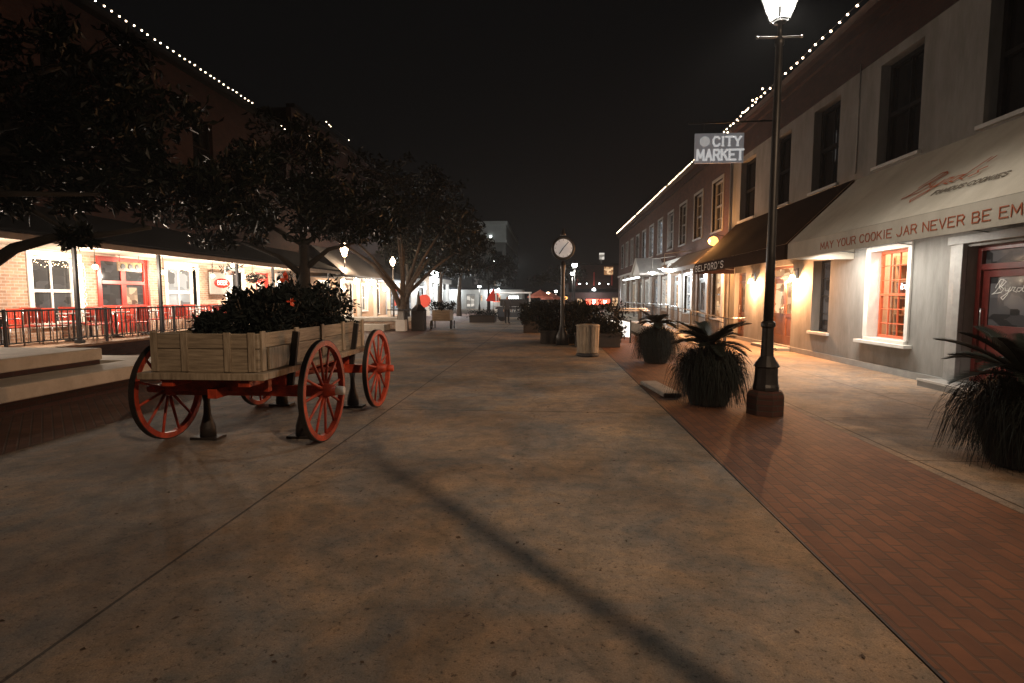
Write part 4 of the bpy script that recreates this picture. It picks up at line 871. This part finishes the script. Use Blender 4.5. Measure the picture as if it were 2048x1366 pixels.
# plants in the wagon
def shrub(name, label, x, y, z, r, h, n, ls, mat='leaf2', grp=None, fl=0, asp=.4, stem=True):
    t = thing(name, label, 'plant', (x, y, z), group=grp)
    if stem:
        s = MB()
        for k in range(6):
            a = random.random() * 6.28; s.tube([(x, y, z), (x + r * .35 * math.cos(a), y + r * .35 * math.sin(a), z + h * .5), (x + r * .7 * math.cos(a), y + r * .7 * math.sin(a), z + h * .85)], [.012, .009, .005], 5)
        s.build('stems', 'bark', t)
    pts = []
    nc = max(6, n // 22); cs_ = []
    for k in range(nc):
        a = random.random() * 6.28; u = random.random() ** .5; zz = random.random() ** .8
        cs_.append((x + r * .85 * u * math.cos(a), y + r * .85 * u * math.sin(a), z + .05 + h * zz * (1 - .35 * u * u)))
    for k in range(n):
        c = random.choice(cs_); pts.append((c[0] + random.gauss(0, r * .17), c[1] + random.gauss(0, r * .17), max(z - .04, c[2] + random.gauss(0, h * .1))))
    MB().leaves(pts, ls, asp, up=.4).build('foliage', mat, t)
    for k in range(fl):
        c = FLW[name_i[0] % 3]; name_i[0] += 1; f = MB()
        for q in range(9):
            a = q * 2.4; d = Vector((math.cos(a) * .06, math.sin(a) * .06, .05)); f.leaves([c], .075, .6)
        f.build('flower', 'flower', t)
    return t
FLW = [(-2.98, 6.0, 1.545), (-3.25, 6.42, 1.83), (-3.02, 5.96, 1.60)]; name_i = [0]
wp = [(-3.75, 5.75, .17, .2, 0, 'low grey green plant at the near left corner of the wagon'), (-3.6, 6.15, .26, .50, 0, 'dark leafy plant at the left edge of the wagon planting'), (-3.35, 6.2, .25, .44, 0, 'low dark plant near the front of the wagon planting'),
      (-3.25, 6.55, .27, .46, 1, 'dark plant with the lower orange red blooms'), (-3.55, 6.75, .28, .66, 1, 'tallest dark plant in the wagon, with the upper red bloom'), (-3.2, 7.1, .28, .52, 0, 'round dark plant by the wagon side board'),
      (-3.6, 7.4, .3, .56, 0, 'dark plant toward the far left of the wagon'), (-3.2, 7.75, .32, .62, 0, 'bushy dark plant at the far end of the wagon')]
for x, y, r, h, fl, lab in wp: shrub('flower_plant', lab, x, y, 1.15, r, h, 950, .095, 'leaf2', 'plants growing in the wagon', fl)

# ------------------------------------------------------------------ palm planters
def frond(mb, x, y, z, a, L, lift, droop, w=.13):
    n = 9; P = []
    for i in range(n + 1):
        u = i / n; P.append(Vector((x + math.cos(a) * L * u, y + math.sin(a) * L * u, z + lift * u - droop * u * u)))
    mb.tube(P, [.012 * (1 - .8 * i / n) + .002 for i in range(n + 1)], 5)
    for i in range(1, n * 4 + 1):
        u = i / (n * 4); q = min(int(u * n), n - 1); t_ = u * n - q; c = P[q].lerp(P[q + 1], t_); d = (P[q + 1] - P[q]).normalized(); sd = d.cross(Vector((0, 0, 1))).normalized(); upv = sd.cross(d)
        wl = w * math.sin(math.pi * min(1, u * .9 + .08)) ** .6
        for s_ in (-1, 1):
            tip = c + sd * s_ * wl + d * wl * .9 + upv * wl * .25; b1 = c - d * .016; b2 = c + d * .022
            mb.b.faces.new([mb.b.verts.new(v) for v in (b1, tip, b2)])
def palm_planter(name, label, x, y, ph, n, L, mound=.55, seed=1):
    random.seed(seed); t = thing(name, label, 'planter', (x, y, 0), group='big palm planters on the brick paving')
    MB().lathe([(.25, 0), (.28, .04), (.35, .33), (.37, .37), (.35, .39), (.33, .35)], (x, y, .002), 20).build('pot', 'potg', t)
    MB().lathe([(.37, .36), (.30, .39)], (x, y, 0), 16).build('soil', 'soil', t)
    g = MB()
    for k in range(3000):
        a = random.random() * 6.2832; q = random.random(); L = mound * random.uniform(.78, 1.02); r0 = .28 * q; out = L * random.uniform(.25, 1.0); hgt = random.uniform(.14, .44) * (1.25 - out / L * .5); dr = random.uniform(.15, .75)
        wd = random.uniform(.006, .013); ca, sa = math.cos(a), math.sin(a); prev = None; tw = random.uniform(-.5, .5)
        for m_ in range(6):
            u = m_ / 5; rr_ = r0 + out * u * (1 - .25 * u); a2 = a + tw * u; p = Vector((x + rr_ * math.cos(a2), y + rr_ * math.sin(a2), max(.05, .40 + hgt * math.sin(u * 2.2) * 1.3 - dr * u ** 3))); w2 = Vector((-sa, ca, 0)) * wd * (1 - u * .85)
            cur = (g.b.verts.new(p - w2), g.b.verts.new(p + w2 + Vector((0, 0, wd * .5))))
            if prev: g.b.faces.new((prev[0], prev[1], cur[1], cur[0]))
            prev = cur
    g.build('fern_mound', 'leaf2', t, fixn=False)
    MB().lathe([(.10, .4), (.12, ph - .25), (.09, ph - .02), (.03, ph + .04)], (x, y, 0), 12).build('trunk', 'bark', t)
    f = MB()
    for k in range(n):
        a = 2 * math.pi * k / n + random.uniform(-.12, .12); lf = random.choice((.4, .65, .9)) * L / .8 * random.uniform(.8, 1.2)
        frond(f, x, y, ph, a, L * random.uniform(.8, 1.05), lf, .3 * random.uniform(.6, 1.3))
    f.build('fronds', 'fern', t)
palm_planter('palm_planter', 'sago palm planter with a dark fern skirt beside the tall lamp post', 2.38, 8.1, .86, 24, .64, .60, 3)
palm_planter('palm_planter', 'smaller palm planter beyond, in front of the glowing menu case', 2.6, 13.2, .95, 18, .58, .56, 5)
palm_planter('palm_planter', 'dark palm planter cut by the right edge of the picture', 4.5, 5.3, .82, 26, 1.02, .72, 9)
t = thing('stone_edging', 'pale grey stone slab lying beside the nearest palm planter', 'stone', (1.95, 8.9, 0)); MB().box(1.75, 2.05, 8.6, 9.9, .002, .07, rot=.12).build('slab', 'kerb', t, bevel=.02)

# shrub planters in the street beyond
random.seed(11)
def boxplanter(name, label, x, y, w_, d_, h_, hr, n, grp='dark shrub planters down the street'):
    t = thing(name, label, 'planter', (x, y, 0), group=grp)
    MB().box(x - w_ / 2, x + w_ / 2, y - d_ / 2, y + d_ / 2, .001, h_).box(x - w_ / 2 - .03, x + w_ / 2 + .03, y - d_ / 2 - .03, y + d_ / 2 + .03, h_ - .08, h_).build('box', 'tyre', t, bevel=.01)
    pts = []; cs_ = [(x + random.uniform(-.5, .5) * w_ * 1.1, y + random.uniform(-.5, .5) * d_ * 1.1, h_ + random.random() ** 1.2 * hr) for _ in range(40)]
    for k in range(n): c = random.choice(cs_); pts.append((c[0] + random.gauss(0, .12), c[1] + random.gauss(0, .12), max(h_ * .5, c[2] + random.gauss(0, .1))))
    MB().leaves(pts, .13, .4, up=.3).build('foliage', 'leaf2', t)
boxplanter('shrub_planter', 'wide dark shrub planter right behind the slatted bin', 1.55, 17.6, 1.4, 1.0, .45, .85, 3600)
boxplanter('shrub_planter', 'dark shrub planter around the clock post foot', .35, 19.0, 1.3, 1.2, .45, .85, 3400)
boxplanter('shrub_planter', 'dark shrub planter left of the clock, farther off', -.5, 24.5, 1.3, 1.2, .5, .8, 2600)
boxplanter('shrub_planter', 'distant dark shrub planter right of the market cart', -.6, 31.5, 1.3, 1.2, .5, .7, 900)
boxplanter('shrub_planter', 'low brown planter left of the market cart', -4.2, 34, 1.6, 1.2, .45, .2, 500)

# slatted litter bin
t = thing('litter_bin', 'pale slatted wooden litter bin with a round foot', 'bin', (1.05, 14.6, 0))
s_ = MB(); n = 16
for k in range(n):
    a = 2 * math.pi * k / n; ca, sa = math.cos(a), math.sin(a)
    s_.obox((1.05 + .285 * ca, 14.6 + .285 * sa, .46), (0.012 * ca, .012 * sa, 0), (-.052 * sa, .052 * ca, 0), (.012 * ca, .012 * sa, .36))
s_.build('slats', 'plank2', t, bevel=.003); MB().lathe([(.27, .1), (.275, .8)], (1.05, 14.6, 0), 20).build('liner', 'iron', t)
MB().lathe([(.31, .80), (.32, .83), (.30, .86), (.18, .87)], (1.05, 14.6, 0), 24).build('lid', 'plank2', t); MB().lathe([(.30, .0), (.32, .05), (.26, .1)], (1.05, 14.6, .002), 24).build('foot', 'potg', t)

# backlit menu case and terrace rail
t = thing('menu_case', 'glowing white two panel menu case behind the second palm', 'sign', (2.4, 19, 0))
MB().box(1.98, 2.5, 18.99, 19.0, .22, .78).prism([(2.53, 18.99, .22), (2.80, 18.86, .20), (2.80, 18.86, .72), (2.53, 18.99, .78)], (0, .01, 0)).build('lit_panel', 'menu', t)
MB().box(1.93, 1.98, 18.97, 19.03, 0, .83).box(2.5, 2.53, 18.97, 19.03, 0, .83).box(2.80, 2.85, 18.84, 18.9, 0, .8).box(1.98, 2.5, 18.97, 19.03, .78, .83).box(1.98, 2.5, 18.97, 19.03, .18, .22).build('frame', 'iron', t)
ls = MB(); word(ls, 'BRA', (2.12, 18.985, .5), (1, 0, 0), (0, 0, 1), (0, -1, 0), .13, wid=.12, tot=.3); strokes(ls, [[(0, .8), (.3, 1), (.6, .6)], [(.1, .3), (.5, .5)]], (2.0, 18.985, .58), (.3, 0, 0), (0, 0, .14), (0, -1, 0), .015, .003); ls.build('lettering', 'iron', t)
rr = thing('ramp_railing', 'black and silver handrail running down the ramp before the far shops', 'railing', (5, 20, 0))
MB().tube([(5.6, 29.5, 1.22), (5.6, 25.9, 1.22), (5.6, 17.5, .92), (6.2, 17.5, .92)], .026, 8).tube([(5.6, 40, 1.22), (5.6, 29.5, 1.22)], .026, 8).build('handrail', 'steel', rr)
MB().tube([(5.6, 40, 1.07), (5.6, 25.9, 1.07), (5.6, 17.5, .77)], .014, 6).tube([(5.6, 40, .42), (5.6, 25.9, .42), (5.6, 17.5, .12)], .014, 6).build('rails', 'iron', rr)
for y in (17.5, 19.6, 21.7, 23.8, 25.9, 29.5, 32.5, 36, 40):
    zt = 1.22 if y >= 25.9 else .92 + (y - 17.5) * .0357; MB().box(5.565, 5.635, y - .035, y + .035, 0 if y < 25.9 else .3, zt - .02).build('post', 'iron', rr)
first = None; k = 0; y = 17.65
while y < 32 and k < 98:
    z0 = .42 if y >= 25.9 else .12 + (y - 17.5) * .0357
    if first is None: first = MB().box(-.008, .008, -.008, .008, 0, .65).build('bar', 'iron', None); o = first
    else: o = first.copy(); col.objects.link(o)
    o.parent = rr; o.location = Vector((5.6, y, z0)) - ORG[rr.name]; y += .15; k += 1
t = thing('ramp_wall', 'low tan concrete ramp wall at the foot of the handrail', 'wall', (4.7, 20, 0)); MB().prism([(4.9, 16.8, .0), (4.9, 25.9, .30), (4.9, 28, .30), (4.9, 28, 0)], (.6, 0, 0)).build('ramp', 'conc', t, bevel=.01)
MB().box(3.9, 4.4, 18.5, 27, 0, .42).build('kerb_wall', 'conc', t, bevel=.02)
for i, (x, y) in enumerate(((3.4, 23.6), (4.0, 27.6))):
    t = thing('cafe_table', 'dark cafe table with a bright edge on the terrace, %s one' % ('nearer', 'farther')[i], 'table', (x, y, 0), group='terrace tables')
    MB().box(x - .9, x + .9, y - .35, y + .35, 1.0, 1.04).build('table_top', 'steel', t); [MB().box(x + q - .05, x + q + .05, y - .05, y + .05, 0, 1.0).build('leg', 'iron', t) for q in (-.55, .55)]

# ------------------------------------------------------------------ mid-distance furniture
t = thing('order_stand', 'white pedestal stand with a dark flat top by the tree', 'stand', (-6.85, 24.4, 0))
MB().box(-7.05, -6.6, 24.2, 24.6, .02, .55).build('pedestal', 'trimw', t, bevel=.02); MB().box(-6.95, -6.7, 24.3, 24.5, .55, .98).build('stem', 'trimg', t); MB().box(-7.4, -6.35, 24.1, 24.7, .98, 1.03).build('table_top', 'iron', t); MB().box(-6.66, -6.62, 24.28, 24.32, .55, .98).build('leg', 'iron', t)
t = thing('square_bin', 'dark brown square litter bin with a peaked top and thin mast', 'bin', (-6.2, 25.2, 0))
MB().box(-6.5, -5.9, 24.9, 25.5, .002, .95).build('body', 'tyre', t, bevel=.02); MB().lathe([(.40, .95), (.12, 1.25), (.02, 1.9)], (-6.2, 25.2, 0), 4, smooth=False).build('top', 'iron', t)
t = thing('red_barrel_sign', 'round glowing red disc sign behind the square bin', 'sign', (-6.4, 27, 1.3)); MB().lathe([(.33, 0), (.33, .05)], (-6.35, 27.0, 1.4), 20, 'y').build('disc', 'redlit', t); MB().box(-6.38, -6.32, 27.01, 27.04, 0, 1.1).build('post', 'iron', t)
ct_ = thing('flower_cart', 'small tan wooden flower cart with dark wheels beyond the square bin', 'cart', (-5.4, 27, 0))
MB().box(-5.85, -4.95, 26.5, 27.5, .4, .95).build('box', 'plank', ct_, bevel=.01); MB().leaves([(-5.4 + random.uniform(-.6, .6), 27 + random.uniform(-.6, .6), .95 + random.random() * .4) for _ in range(500)], .14, .4).build('foliage', 'leaf2', ct_)
for x in (-5.9, -4.9):
    MB().lathe([(.22, -.03), (.22, .03)], (x, 26.6, .22), 18, 'x').lathe([(.04, -.06), (.04, .06)], (x, 26.6, .22), 10, 'x').build('wheel', 'tyre', ct_)
MB().box(-4.9, -4.85, 27.3, 27.35, 0, .4).box(-5.9, -5.85, 27.3, 27.35, 0, .4).build('legs', 'tyre', ct_)

kc = thing('market_cart', 'dark market cart with a white flat roof on posts', 'cart', (-2.4, 36, 0))
MB().box(-3.6, -1.2, 35.2, 37, 1.83, 1.93).build('roof', 'trimw', kc, bevel=.02)
for x, y in ((-3.5, 35.3), (-1.3, 35.3), (-3.5, 36.9), (-1.3, 36.9)): MB().box(x - .03, x + .03, y - .03, y + .03, .9, 1.83).build('post', 'trimw', kc)
MB().box(-3.55, -1.25, 35.3, 36.9, .28, .95).build('body', pm('dark_grey_cart_panel', (.07, .075, .085), (.05, .055, .06), 4, .5), kc, bevel=.02)
MB().box(-3.62, -1.2, 35.22, 36.95, .95, .99).build('counter', 'trimg', kc); MB().box(-3.3, -1.5, 35.9, 36.8, .99, 1.45).build('stock', 'darkin', kc, bevel=.05)
for x in (-3.1, -1.7): MB().lathe([(.28, -.04), (.28, .04)], (x, 35.35, .28), 20, 'y').build('wheel', 'tyre', kc)
ls = MB(); word(ls, 'PARTY TIMED', (-2.9, 35.298, .6), (1, 0, 0), (0, 0, 1), (0, -1, 0), .15, wid=.16, tot=1.5); ls.build('lettering', 'white', kc)
MB().box(-2.75, -2.1, 36.6, 36.65, 1.5, 1.65).build('strip_lamp', 'globeN', kc); MB().box(-3.6, -3.4, 35.16, 35.29, .35, .8).build('side_panel', 'trimw', kc); MB().ball((-3.3, 34.9, 2.08), .09, 1).tube([(-3.3, 34.9, 2.08), (-3.3, 35.25, 1.93)], .012, 5).build('roof_lamp', 'globeN', kc); light('cart_fill_light', (-2.6, 34.2, 2.3), 55, COOL, .1, kc)  # fill light added in front of the cart to brighten its roof edge
def umbrella(name, label, x, y, r, zt, zb, mat, n=8, zp=0):
    t = thing(name, label, 'umbrella', (x, y, 0)); m = MB(); a0 = .3
    ap = m.b.verts.new((x, y, zt)); rg = [m.b.verts.new((x + r * math.cos(a0 + 6.2832 * k / n), y + r * math.sin(a0 + 6.2832 * k / n), zb)) for k in range(n)]; lo = [m.b.verts.new(v.co - Vector((0, 0, .12))) for v in rg]
    for k in range(n): m.b.faces.new((ap, rg[k], rg[(k + 1) % n])); m.b.faces.new((rg[k], lo[k], lo[(k + 1) % n], rg[(k + 1) % n]))
    cn = m.build('canopy', mat, t); so = cn.modifiers.new('thickness', 'SOLIDIFY'); so.thickness = .012
    MB().tube([(x, y, 0), (x, y, zt + .05)], .025, 8).build('pole', 'steel', t); MB().lathe([(.25, 0), (.22, .06), (.04, .1)], (x, y, 0), 12).build('base', 'iron', t)
umbrella('patio_umbrella', 'steep red patio umbrella left of the market cart', -3.95, 38, .52, 2.2, 1.42, 'umbR', 4)
umbrella('patio_umbrella', 'wide salmon patio umbrella right of the market cart', -.75, 45, 1.1, 2.2, 1.65, 'umbS')
umbrella('patio_umbrella', 'second salmon umbrella partly behind the wide one', .2, 48, 1.0, 2.0, 1.5, 'umbS')
light('umbrella_light', (-.6, 43.2, 1.1), 30, WARM, .1, None); light('umbrella_light', (-3.9, 36.4, 1.9), 16, WARM, .1, None)
for o in list(bpy.data.objects):
    if o.name.startswith('umbrella_light'): o.parent = bpy.data.objects['patio_umbrella']; 

# pedestrian by the cart
def person(name, label, x, y, h, rz=0):
    t = thing(name, label, 'person', (x, y, 0), rz=rz, world=False); s = h / 1.72
    J = {'pel': (0, 0, .95), 'chest': (0, 0, 1.28), 'neck': (0, 0, 1.47), 'head': (0, -.01, 1.57), 'top': (0, 0, 1.68)}
    V = []; Rr = []; Ed = []
    def ad(p, r, par=None):
        V.append([c * s for c in p]); Rr.append(r * s)
        if par is not None: Ed.append((par, len(V) - 1))
        return len(V) - 1
    pel = ad((0, 0, .95), .15); ab = ad((0, 0, 1.1), .135, pel); chs = ad((0, 0, 1.3), .155, ab); nk = ad((0, 0, 1.46), .055, chs); hd1 = ad((0, -.01, 1.56), .085, nk); hd2 = ad((0, -.005, 1.65), .08, hd1)
    ad((0, -.10, 1.585), .016, hd1)
    for sx in (-1, 1):
        hp = ad((.09 * sx, 0, .88), .095, pel); kn = ad((.10 * sx, -.02 * sx, .5), .06, hp); an = ad((.11 * sx, .02 * sx, .1), .042, kn); he = ad((.11 * sx, .03 * sx, .05), .04, an); ad((.12 * sx, -.15, .035), .034, he)
        so = ad((.19 * sx, 0, 1.40), .06, chs); el = ad((.25 * sx, .03, 1.12), .043, so); wr = ad((.26 * sx, -.06, .88), .028, el); pa = ad((.262 * sx, -.075, .82), .034, wr)
        for q in range(4): f1 = ad((.262 * sx + 0, -.105 + .02 * q, .76), .0105, pa); ad((.255 * sx, -.105 + .02 * q, .72 + .004 * abs(q - 1)), .009, f1)
        ad((.25 * sx, -.12, .80), .011, pa)
    me = bpy.data.meshes.new('body'); me.from_pydata(V, Ed, []); o = bpy.data.objects.new('body', me); col.objects.link(o); o.parent = t
    md = o.modifiers.new('skin', 'SKIN'); 
    for i, v in enumerate(me.skin_vertices[0].data if me.skin_vertices else []): v.radius = (Rr[i], Rr[i]); v.use_root = (i == 0)
    return t, o, Rr, s
def finish_person(t, o, Rr, s):
    bpy.context.view_layer.objects.active = o
    if not o.data.skin_vertices:
        bm = bmesh.new(); bm.from_mesh(o.data); bm.verts.layers.skin.verify(); bm.to_mesh(o.data); bm.free()
    for i, v in enumerate(o.data.skin_vertices[0].data): v.radius = (Rr[i], Rr[i]); v.use_root = (i == 0)
    sb = o.modifiers.new('sub', 'SUBSURF'); sb.levels = sb.render_levels = 2
    bpy.context.view_layer.update()
    ev = o.evaluated_get(bpy.context.evaluated_depsgraph_get()); nm = bpy.data.meshes.new_from_object(ev); o.modifiers.clear(); o.data = nm
    for m in ('skin', 'cloth', 'cloth2', 'hair'): nm.materials.append(M[m])
    def shell(name, test, mat, off):
        bm = bmesh.new(); bm.from_mesh(nm); bm.faces.ensure_lookup_table()
        bmesh.ops.delete(bm, geom=[f for f in bm.faces if not test(f.calc_center_median() / s)], context='FACES')
        for v in bm.verts: v.co += v.normal * off
        me = bpy.data.meshes.new(name); bm.to_mesh(me); bm.free(); me.materials.append(M[mat]); c = bpy.data.objects.new(name, me); col.objects.link(c); c.parent = t
    shell('jacket', lambda c: .86 < c.z < 1.47, 'cloth', .012); shell('trousers', lambda c: .1 < c.z < .97 and abs(c.x) < .215, 'cloth2', .008); shell('shoes', lambda c: c.z <= .11, 'hair', .008)
    shell('hair', lambda c: (c.z > 1.60 and c.y > -.055) or (c.z > 1.66), 'hair', .014)
pr = person('person', 'person in a dark jacket standing at the left end of the market cart', -2.55, 32.5, 1.68, .5); finish_person(*pr)

# ------------------------------------------------------------------ trees
def tree(name, label, base, trunk, limbs, lumps, n, ls, r0, seed, mat='leaf'):
    random.seed(seed); t = thing(name, label, 'tree', base, group='magnolia and oak trees along the market')
    m = MB(); m.tube(trunk, [r0 * (1 - .45 * i / (len(trunk) - 1)) for i in range(len(trunk))], 10)
    for L, ra in limbs: m.tube(L, [ra * (1 - .8 * i / (len(L) - 1)) + .008 for i in range(len(L))], 7)
    tips = []; top = Vector(trunk[-1])
    tot = sum(c[3] ** 1 * c[1][0] * c[1][1] * c[1][2] if False else c[3] for c in [(l[0], l[1], 0, l[2]) for l in lumps])
    pts = []
    for c, rad, wgt in lumps:
        c = Vector(c); k = max(4, int(26 * wgt)); cl = []
        for _ in range(k):
            d = Vector((random.gauss(0, 1), random.gauss(0, 1), random.gauss(0, 1))).normalized() * random.random() ** .4
            cl.append(c + Vector((d.x * rad[0], d.y * rad[1], d.z * rad[2])))
        mid = top.lerp(c, .5) + Vector((0, 0, .2)); m.tube([top, mid, c], [r0 * .35, r0 * .22, r0 * .1], 6)
        for q in cl[::2]: m.tube([c, c.lerp(q, .5) + Vector((0, 0, .08)), q], [r0 * .1, .02, .008], 4)
        for _ in range(int(n * wgt / tot)):
            q = random.choice(cl); sg = min(rad) * .17; pts.append(q + Vector((random.gauss(0, sg), random.gauss(0, sg), random.gauss(0, sg * .7))))
    m.build('trunk', 'bark' if 'limbs' in label or 'trunk' in label else 'barkD', t); MB().leaves(pts, ls, .42).build('crown', mat, t); return t
tree('magnolia_tree', 'large dark magnolia overhanging the left side from the raised planter', (-9.6, 6.2, .7), [(-9.6, 6.2, .6), (-9.5, 6.3, 1.6), (-9.3, 6.5, 2.6), (-9.0, 6.8, 3.6)],
     [([(-9.5, 6.3, 1.5), (-8.6, 6.8, 1.75), (-8.0, 7.15, 2.02), (-7.7, 7.3, 2.3), (-7.3, 7.6, 2.5), (-6.9, 7.9, 2.55), (-6.3, 8.2, 2.7)], .12), ([(-9.3, 6.5, 2.4), (-8.3, 6.6, 2.75), (-7.6, 6.9, 3.0), (-6.6, 7.6, 3.1)], .08)],
     [((-7.1, 7.7, 2.50), (.35, .35, .12), .25), ((-8.0, 8.0, 3.4), (1.3, 1.4, .55), 2), ((-6.3, 8.6, 3.3), (1.2, 1.2, .45), 1.6), ((-9.0, 8.5, 4.6), (1.6, 1.6, .9), 2.4), ((-7.0, 8.8, 4.4), (1.4, 1.4, .8), 2), ((-5.6, 9.6, 3.7), (.9, .9, .6), 1), ((-8.2, 9.2, 5.7), (1.3, 1.3, .6), 1.4), ((-8.9, 6.0, 3.5), (.9, .9, .6), 1)], 11500, .17, .26, 21)
tree('magnolia_tree', 'dark tree rising just behind the wagon plants', (-6.2, 13.2, 0), [(-6.2, 13.2, 0), (-6.2, 13.2, 1.2), (-6.15, 13.2, 2.2), (-6.2, 13.3, 2.9)],
     [([(-6.15, 13.2, 2.1), (-6.7, 13.0, 2.6), (-7.6, 12.9, 2.95)], .09), ([(-6.15, 13.2, 2.3), (-5.6, 13.4, 2.8), (-4.9, 13.6, 3.0)], .08)],
     [((-6.2, 13.4, 3.9), (1.5, 1.5, .8), 2), ((-8.0, 13.0, 3.6), (1.3, 1.3, .7), 1.6), ((-4.8, 13.8, 3.7), (1.0, 1.0, .7), 1.2), ((-6.6, 13.6, 5.1), (1.6, 1.6, .9), 1.6), ((-9.3, 12.6, 4.4), (1.4, 1.4, .9), 1.4)], 7500, .2, .2, 22)
tree('oak_tree', 'forked tree with pale lit limbs beside the white pedestal stand', (-7.1, 25.6, 0), [(-7.1, 25.6, 0), (-7.1, 25.6, .9), (-7.0, 25.6, 1.6)],
     [([(-7.1, 25.6, .9), (-7.5, 25.4, 2.0), (-8.3, 25.1, 3.1), (-9.4, 24.9, 3.9), (-10.2, 24.8, 4.4)], .14), ([(-7.05, 25.6, 1.3), (-7.1, 25.7, 2.6), (-7.0, 25.8, 3.9)], .14), ([(-7.0, 25.6, 1.2), (-6.5, 25.4, 2.3), (-5.7, 25.2, 3.4)], .12)],
     [((-7.2, 25.8, 5.4), (2.4, 2.2, 1.3), 2.4), ((-9.9, 25, 5.0), (1.9, 1.8, 1.0), 1.6), ((-5.0, 25.6, 5.0), (2.0, 1.9, 1.3), 2), ((-4.0, 26.5, 4.2), (1.4, 1.4, 1.0), 1), ((-7.6, 26, 7.2), (2.4, 2.2, 1.3), 1.6), ((-5.4, 26, 6.6), (1.5, 1.5, .9), .8)], 7500, .26, .3, 23)
for i, (x, y, lab) in enumerate(((-9.0, 44, 'dark tree trunk left of the lit double door far off'), (-7.6, 45, 'dark tree trunk right of the lit double door far off'), (-10.2, 38, 'dark tree among the lamps of the columned restaurant'))):
    tree('oak_tree', lab, (x, y, 0), [(x, y, 0), (x, y, 1.6), (x + .1, y, 3.2)], [], [((x, y, 5.2), (2.4, 2.4, 1.5), 1), ((x + .8, y + .5, 4.2), (2.0, 2.0, .9), .6), ((x - .6, y, 7.0), (1.9, 1.9, 1.2), .6)], 2600, .34, .22, 30 + i)
tree('oak_tree', 'dark rounded tree in front of the tall grey hotel', (-7.0, 62, 0), [(-7, 62, 0), (-7, 62, 1.5), (-7, 62, 3)], [], [((-7.2, 62, 5.2), (2.6, 2.4, 1.8), 1), ((-5.2, 62, 4.4), (1.6, 1.6, 1.3), .7), ((-9.4, 62, 6.2), (2.4, 2.2, 1.8), 1)], 5200, .34, .22, 50)
tree('oak_tree', 'dark far tree behind the clock', (1.6, 58, 0), [(1.6, 58, 0), (1.6, 58, 1.5), (1.6, 58, 2.6)], [], [((1.8, 58, 4.0), (2.0, 2.0, 1.2), 1), ((-.6, 59, 3.4), (1.6, 1.6, .9), .7)], 1800, .34, .2, 40)

# fallen leaves and grit on the plaza
random.seed(5)
lv = MB()
for k in range(420):
    y = 1.6 + 12 * random.random() ** 1.6; x = random.uniform(-4.8, 1.5) * (1 if random.random() < .8 else .5)
    a = random.random() * 6.28; L = random.uniform(.008, .022); d = Vector((math.cos(a), math.sin(a), 0)); s2 = Vector((-d.y, d.x, 0)) * random.uniform(.3, .6); c = Vector((x, y, .004))
    vs = [c, c + d * L + s2 * L + Vector((0, 0, random.uniform(.001, .008))), c + d * 2 * L + Vector((0, 0, .002)), c + d * L - s2 * L]
    lv.b.faces.new([lv.b.verts.new(v) for v in vs])
tag(lv.build('fallen_leaves', pm('dry_leaf', (.10, .06, .035), (.035, .025, .02), 3, .8, bump=0), fixn=False), 'tiny dry leaves and grit scattered over the plaza floor', 'leaf litter', kind='stuff')
if HAZE:
    hz = MB().box(-60, 60, -20, 120, -1, 14).build('haze', pm('haze_air', (1, 1, 1)), None)
    tag(hz, kind='stuff'); m = hz.data.materials[0]; nt = m.node_tree; nt.nodes.clear(); o_ = nt.nodes.new('ShaderNodeOutputMaterial'); v_ = nt.nodes.new('ShaderNodeVolumePrincipled')
    v_.inputs['Color'].default_value = (.9, .9, .9, 1); v_.inputs['Density'].default_value = HAZE; v_.inputs['Anisotropy'].default_value = .5; nt.links.new(v_.outputs[0], o_.inputs['Volume'])
print('objects', len(bpy.data.objects))
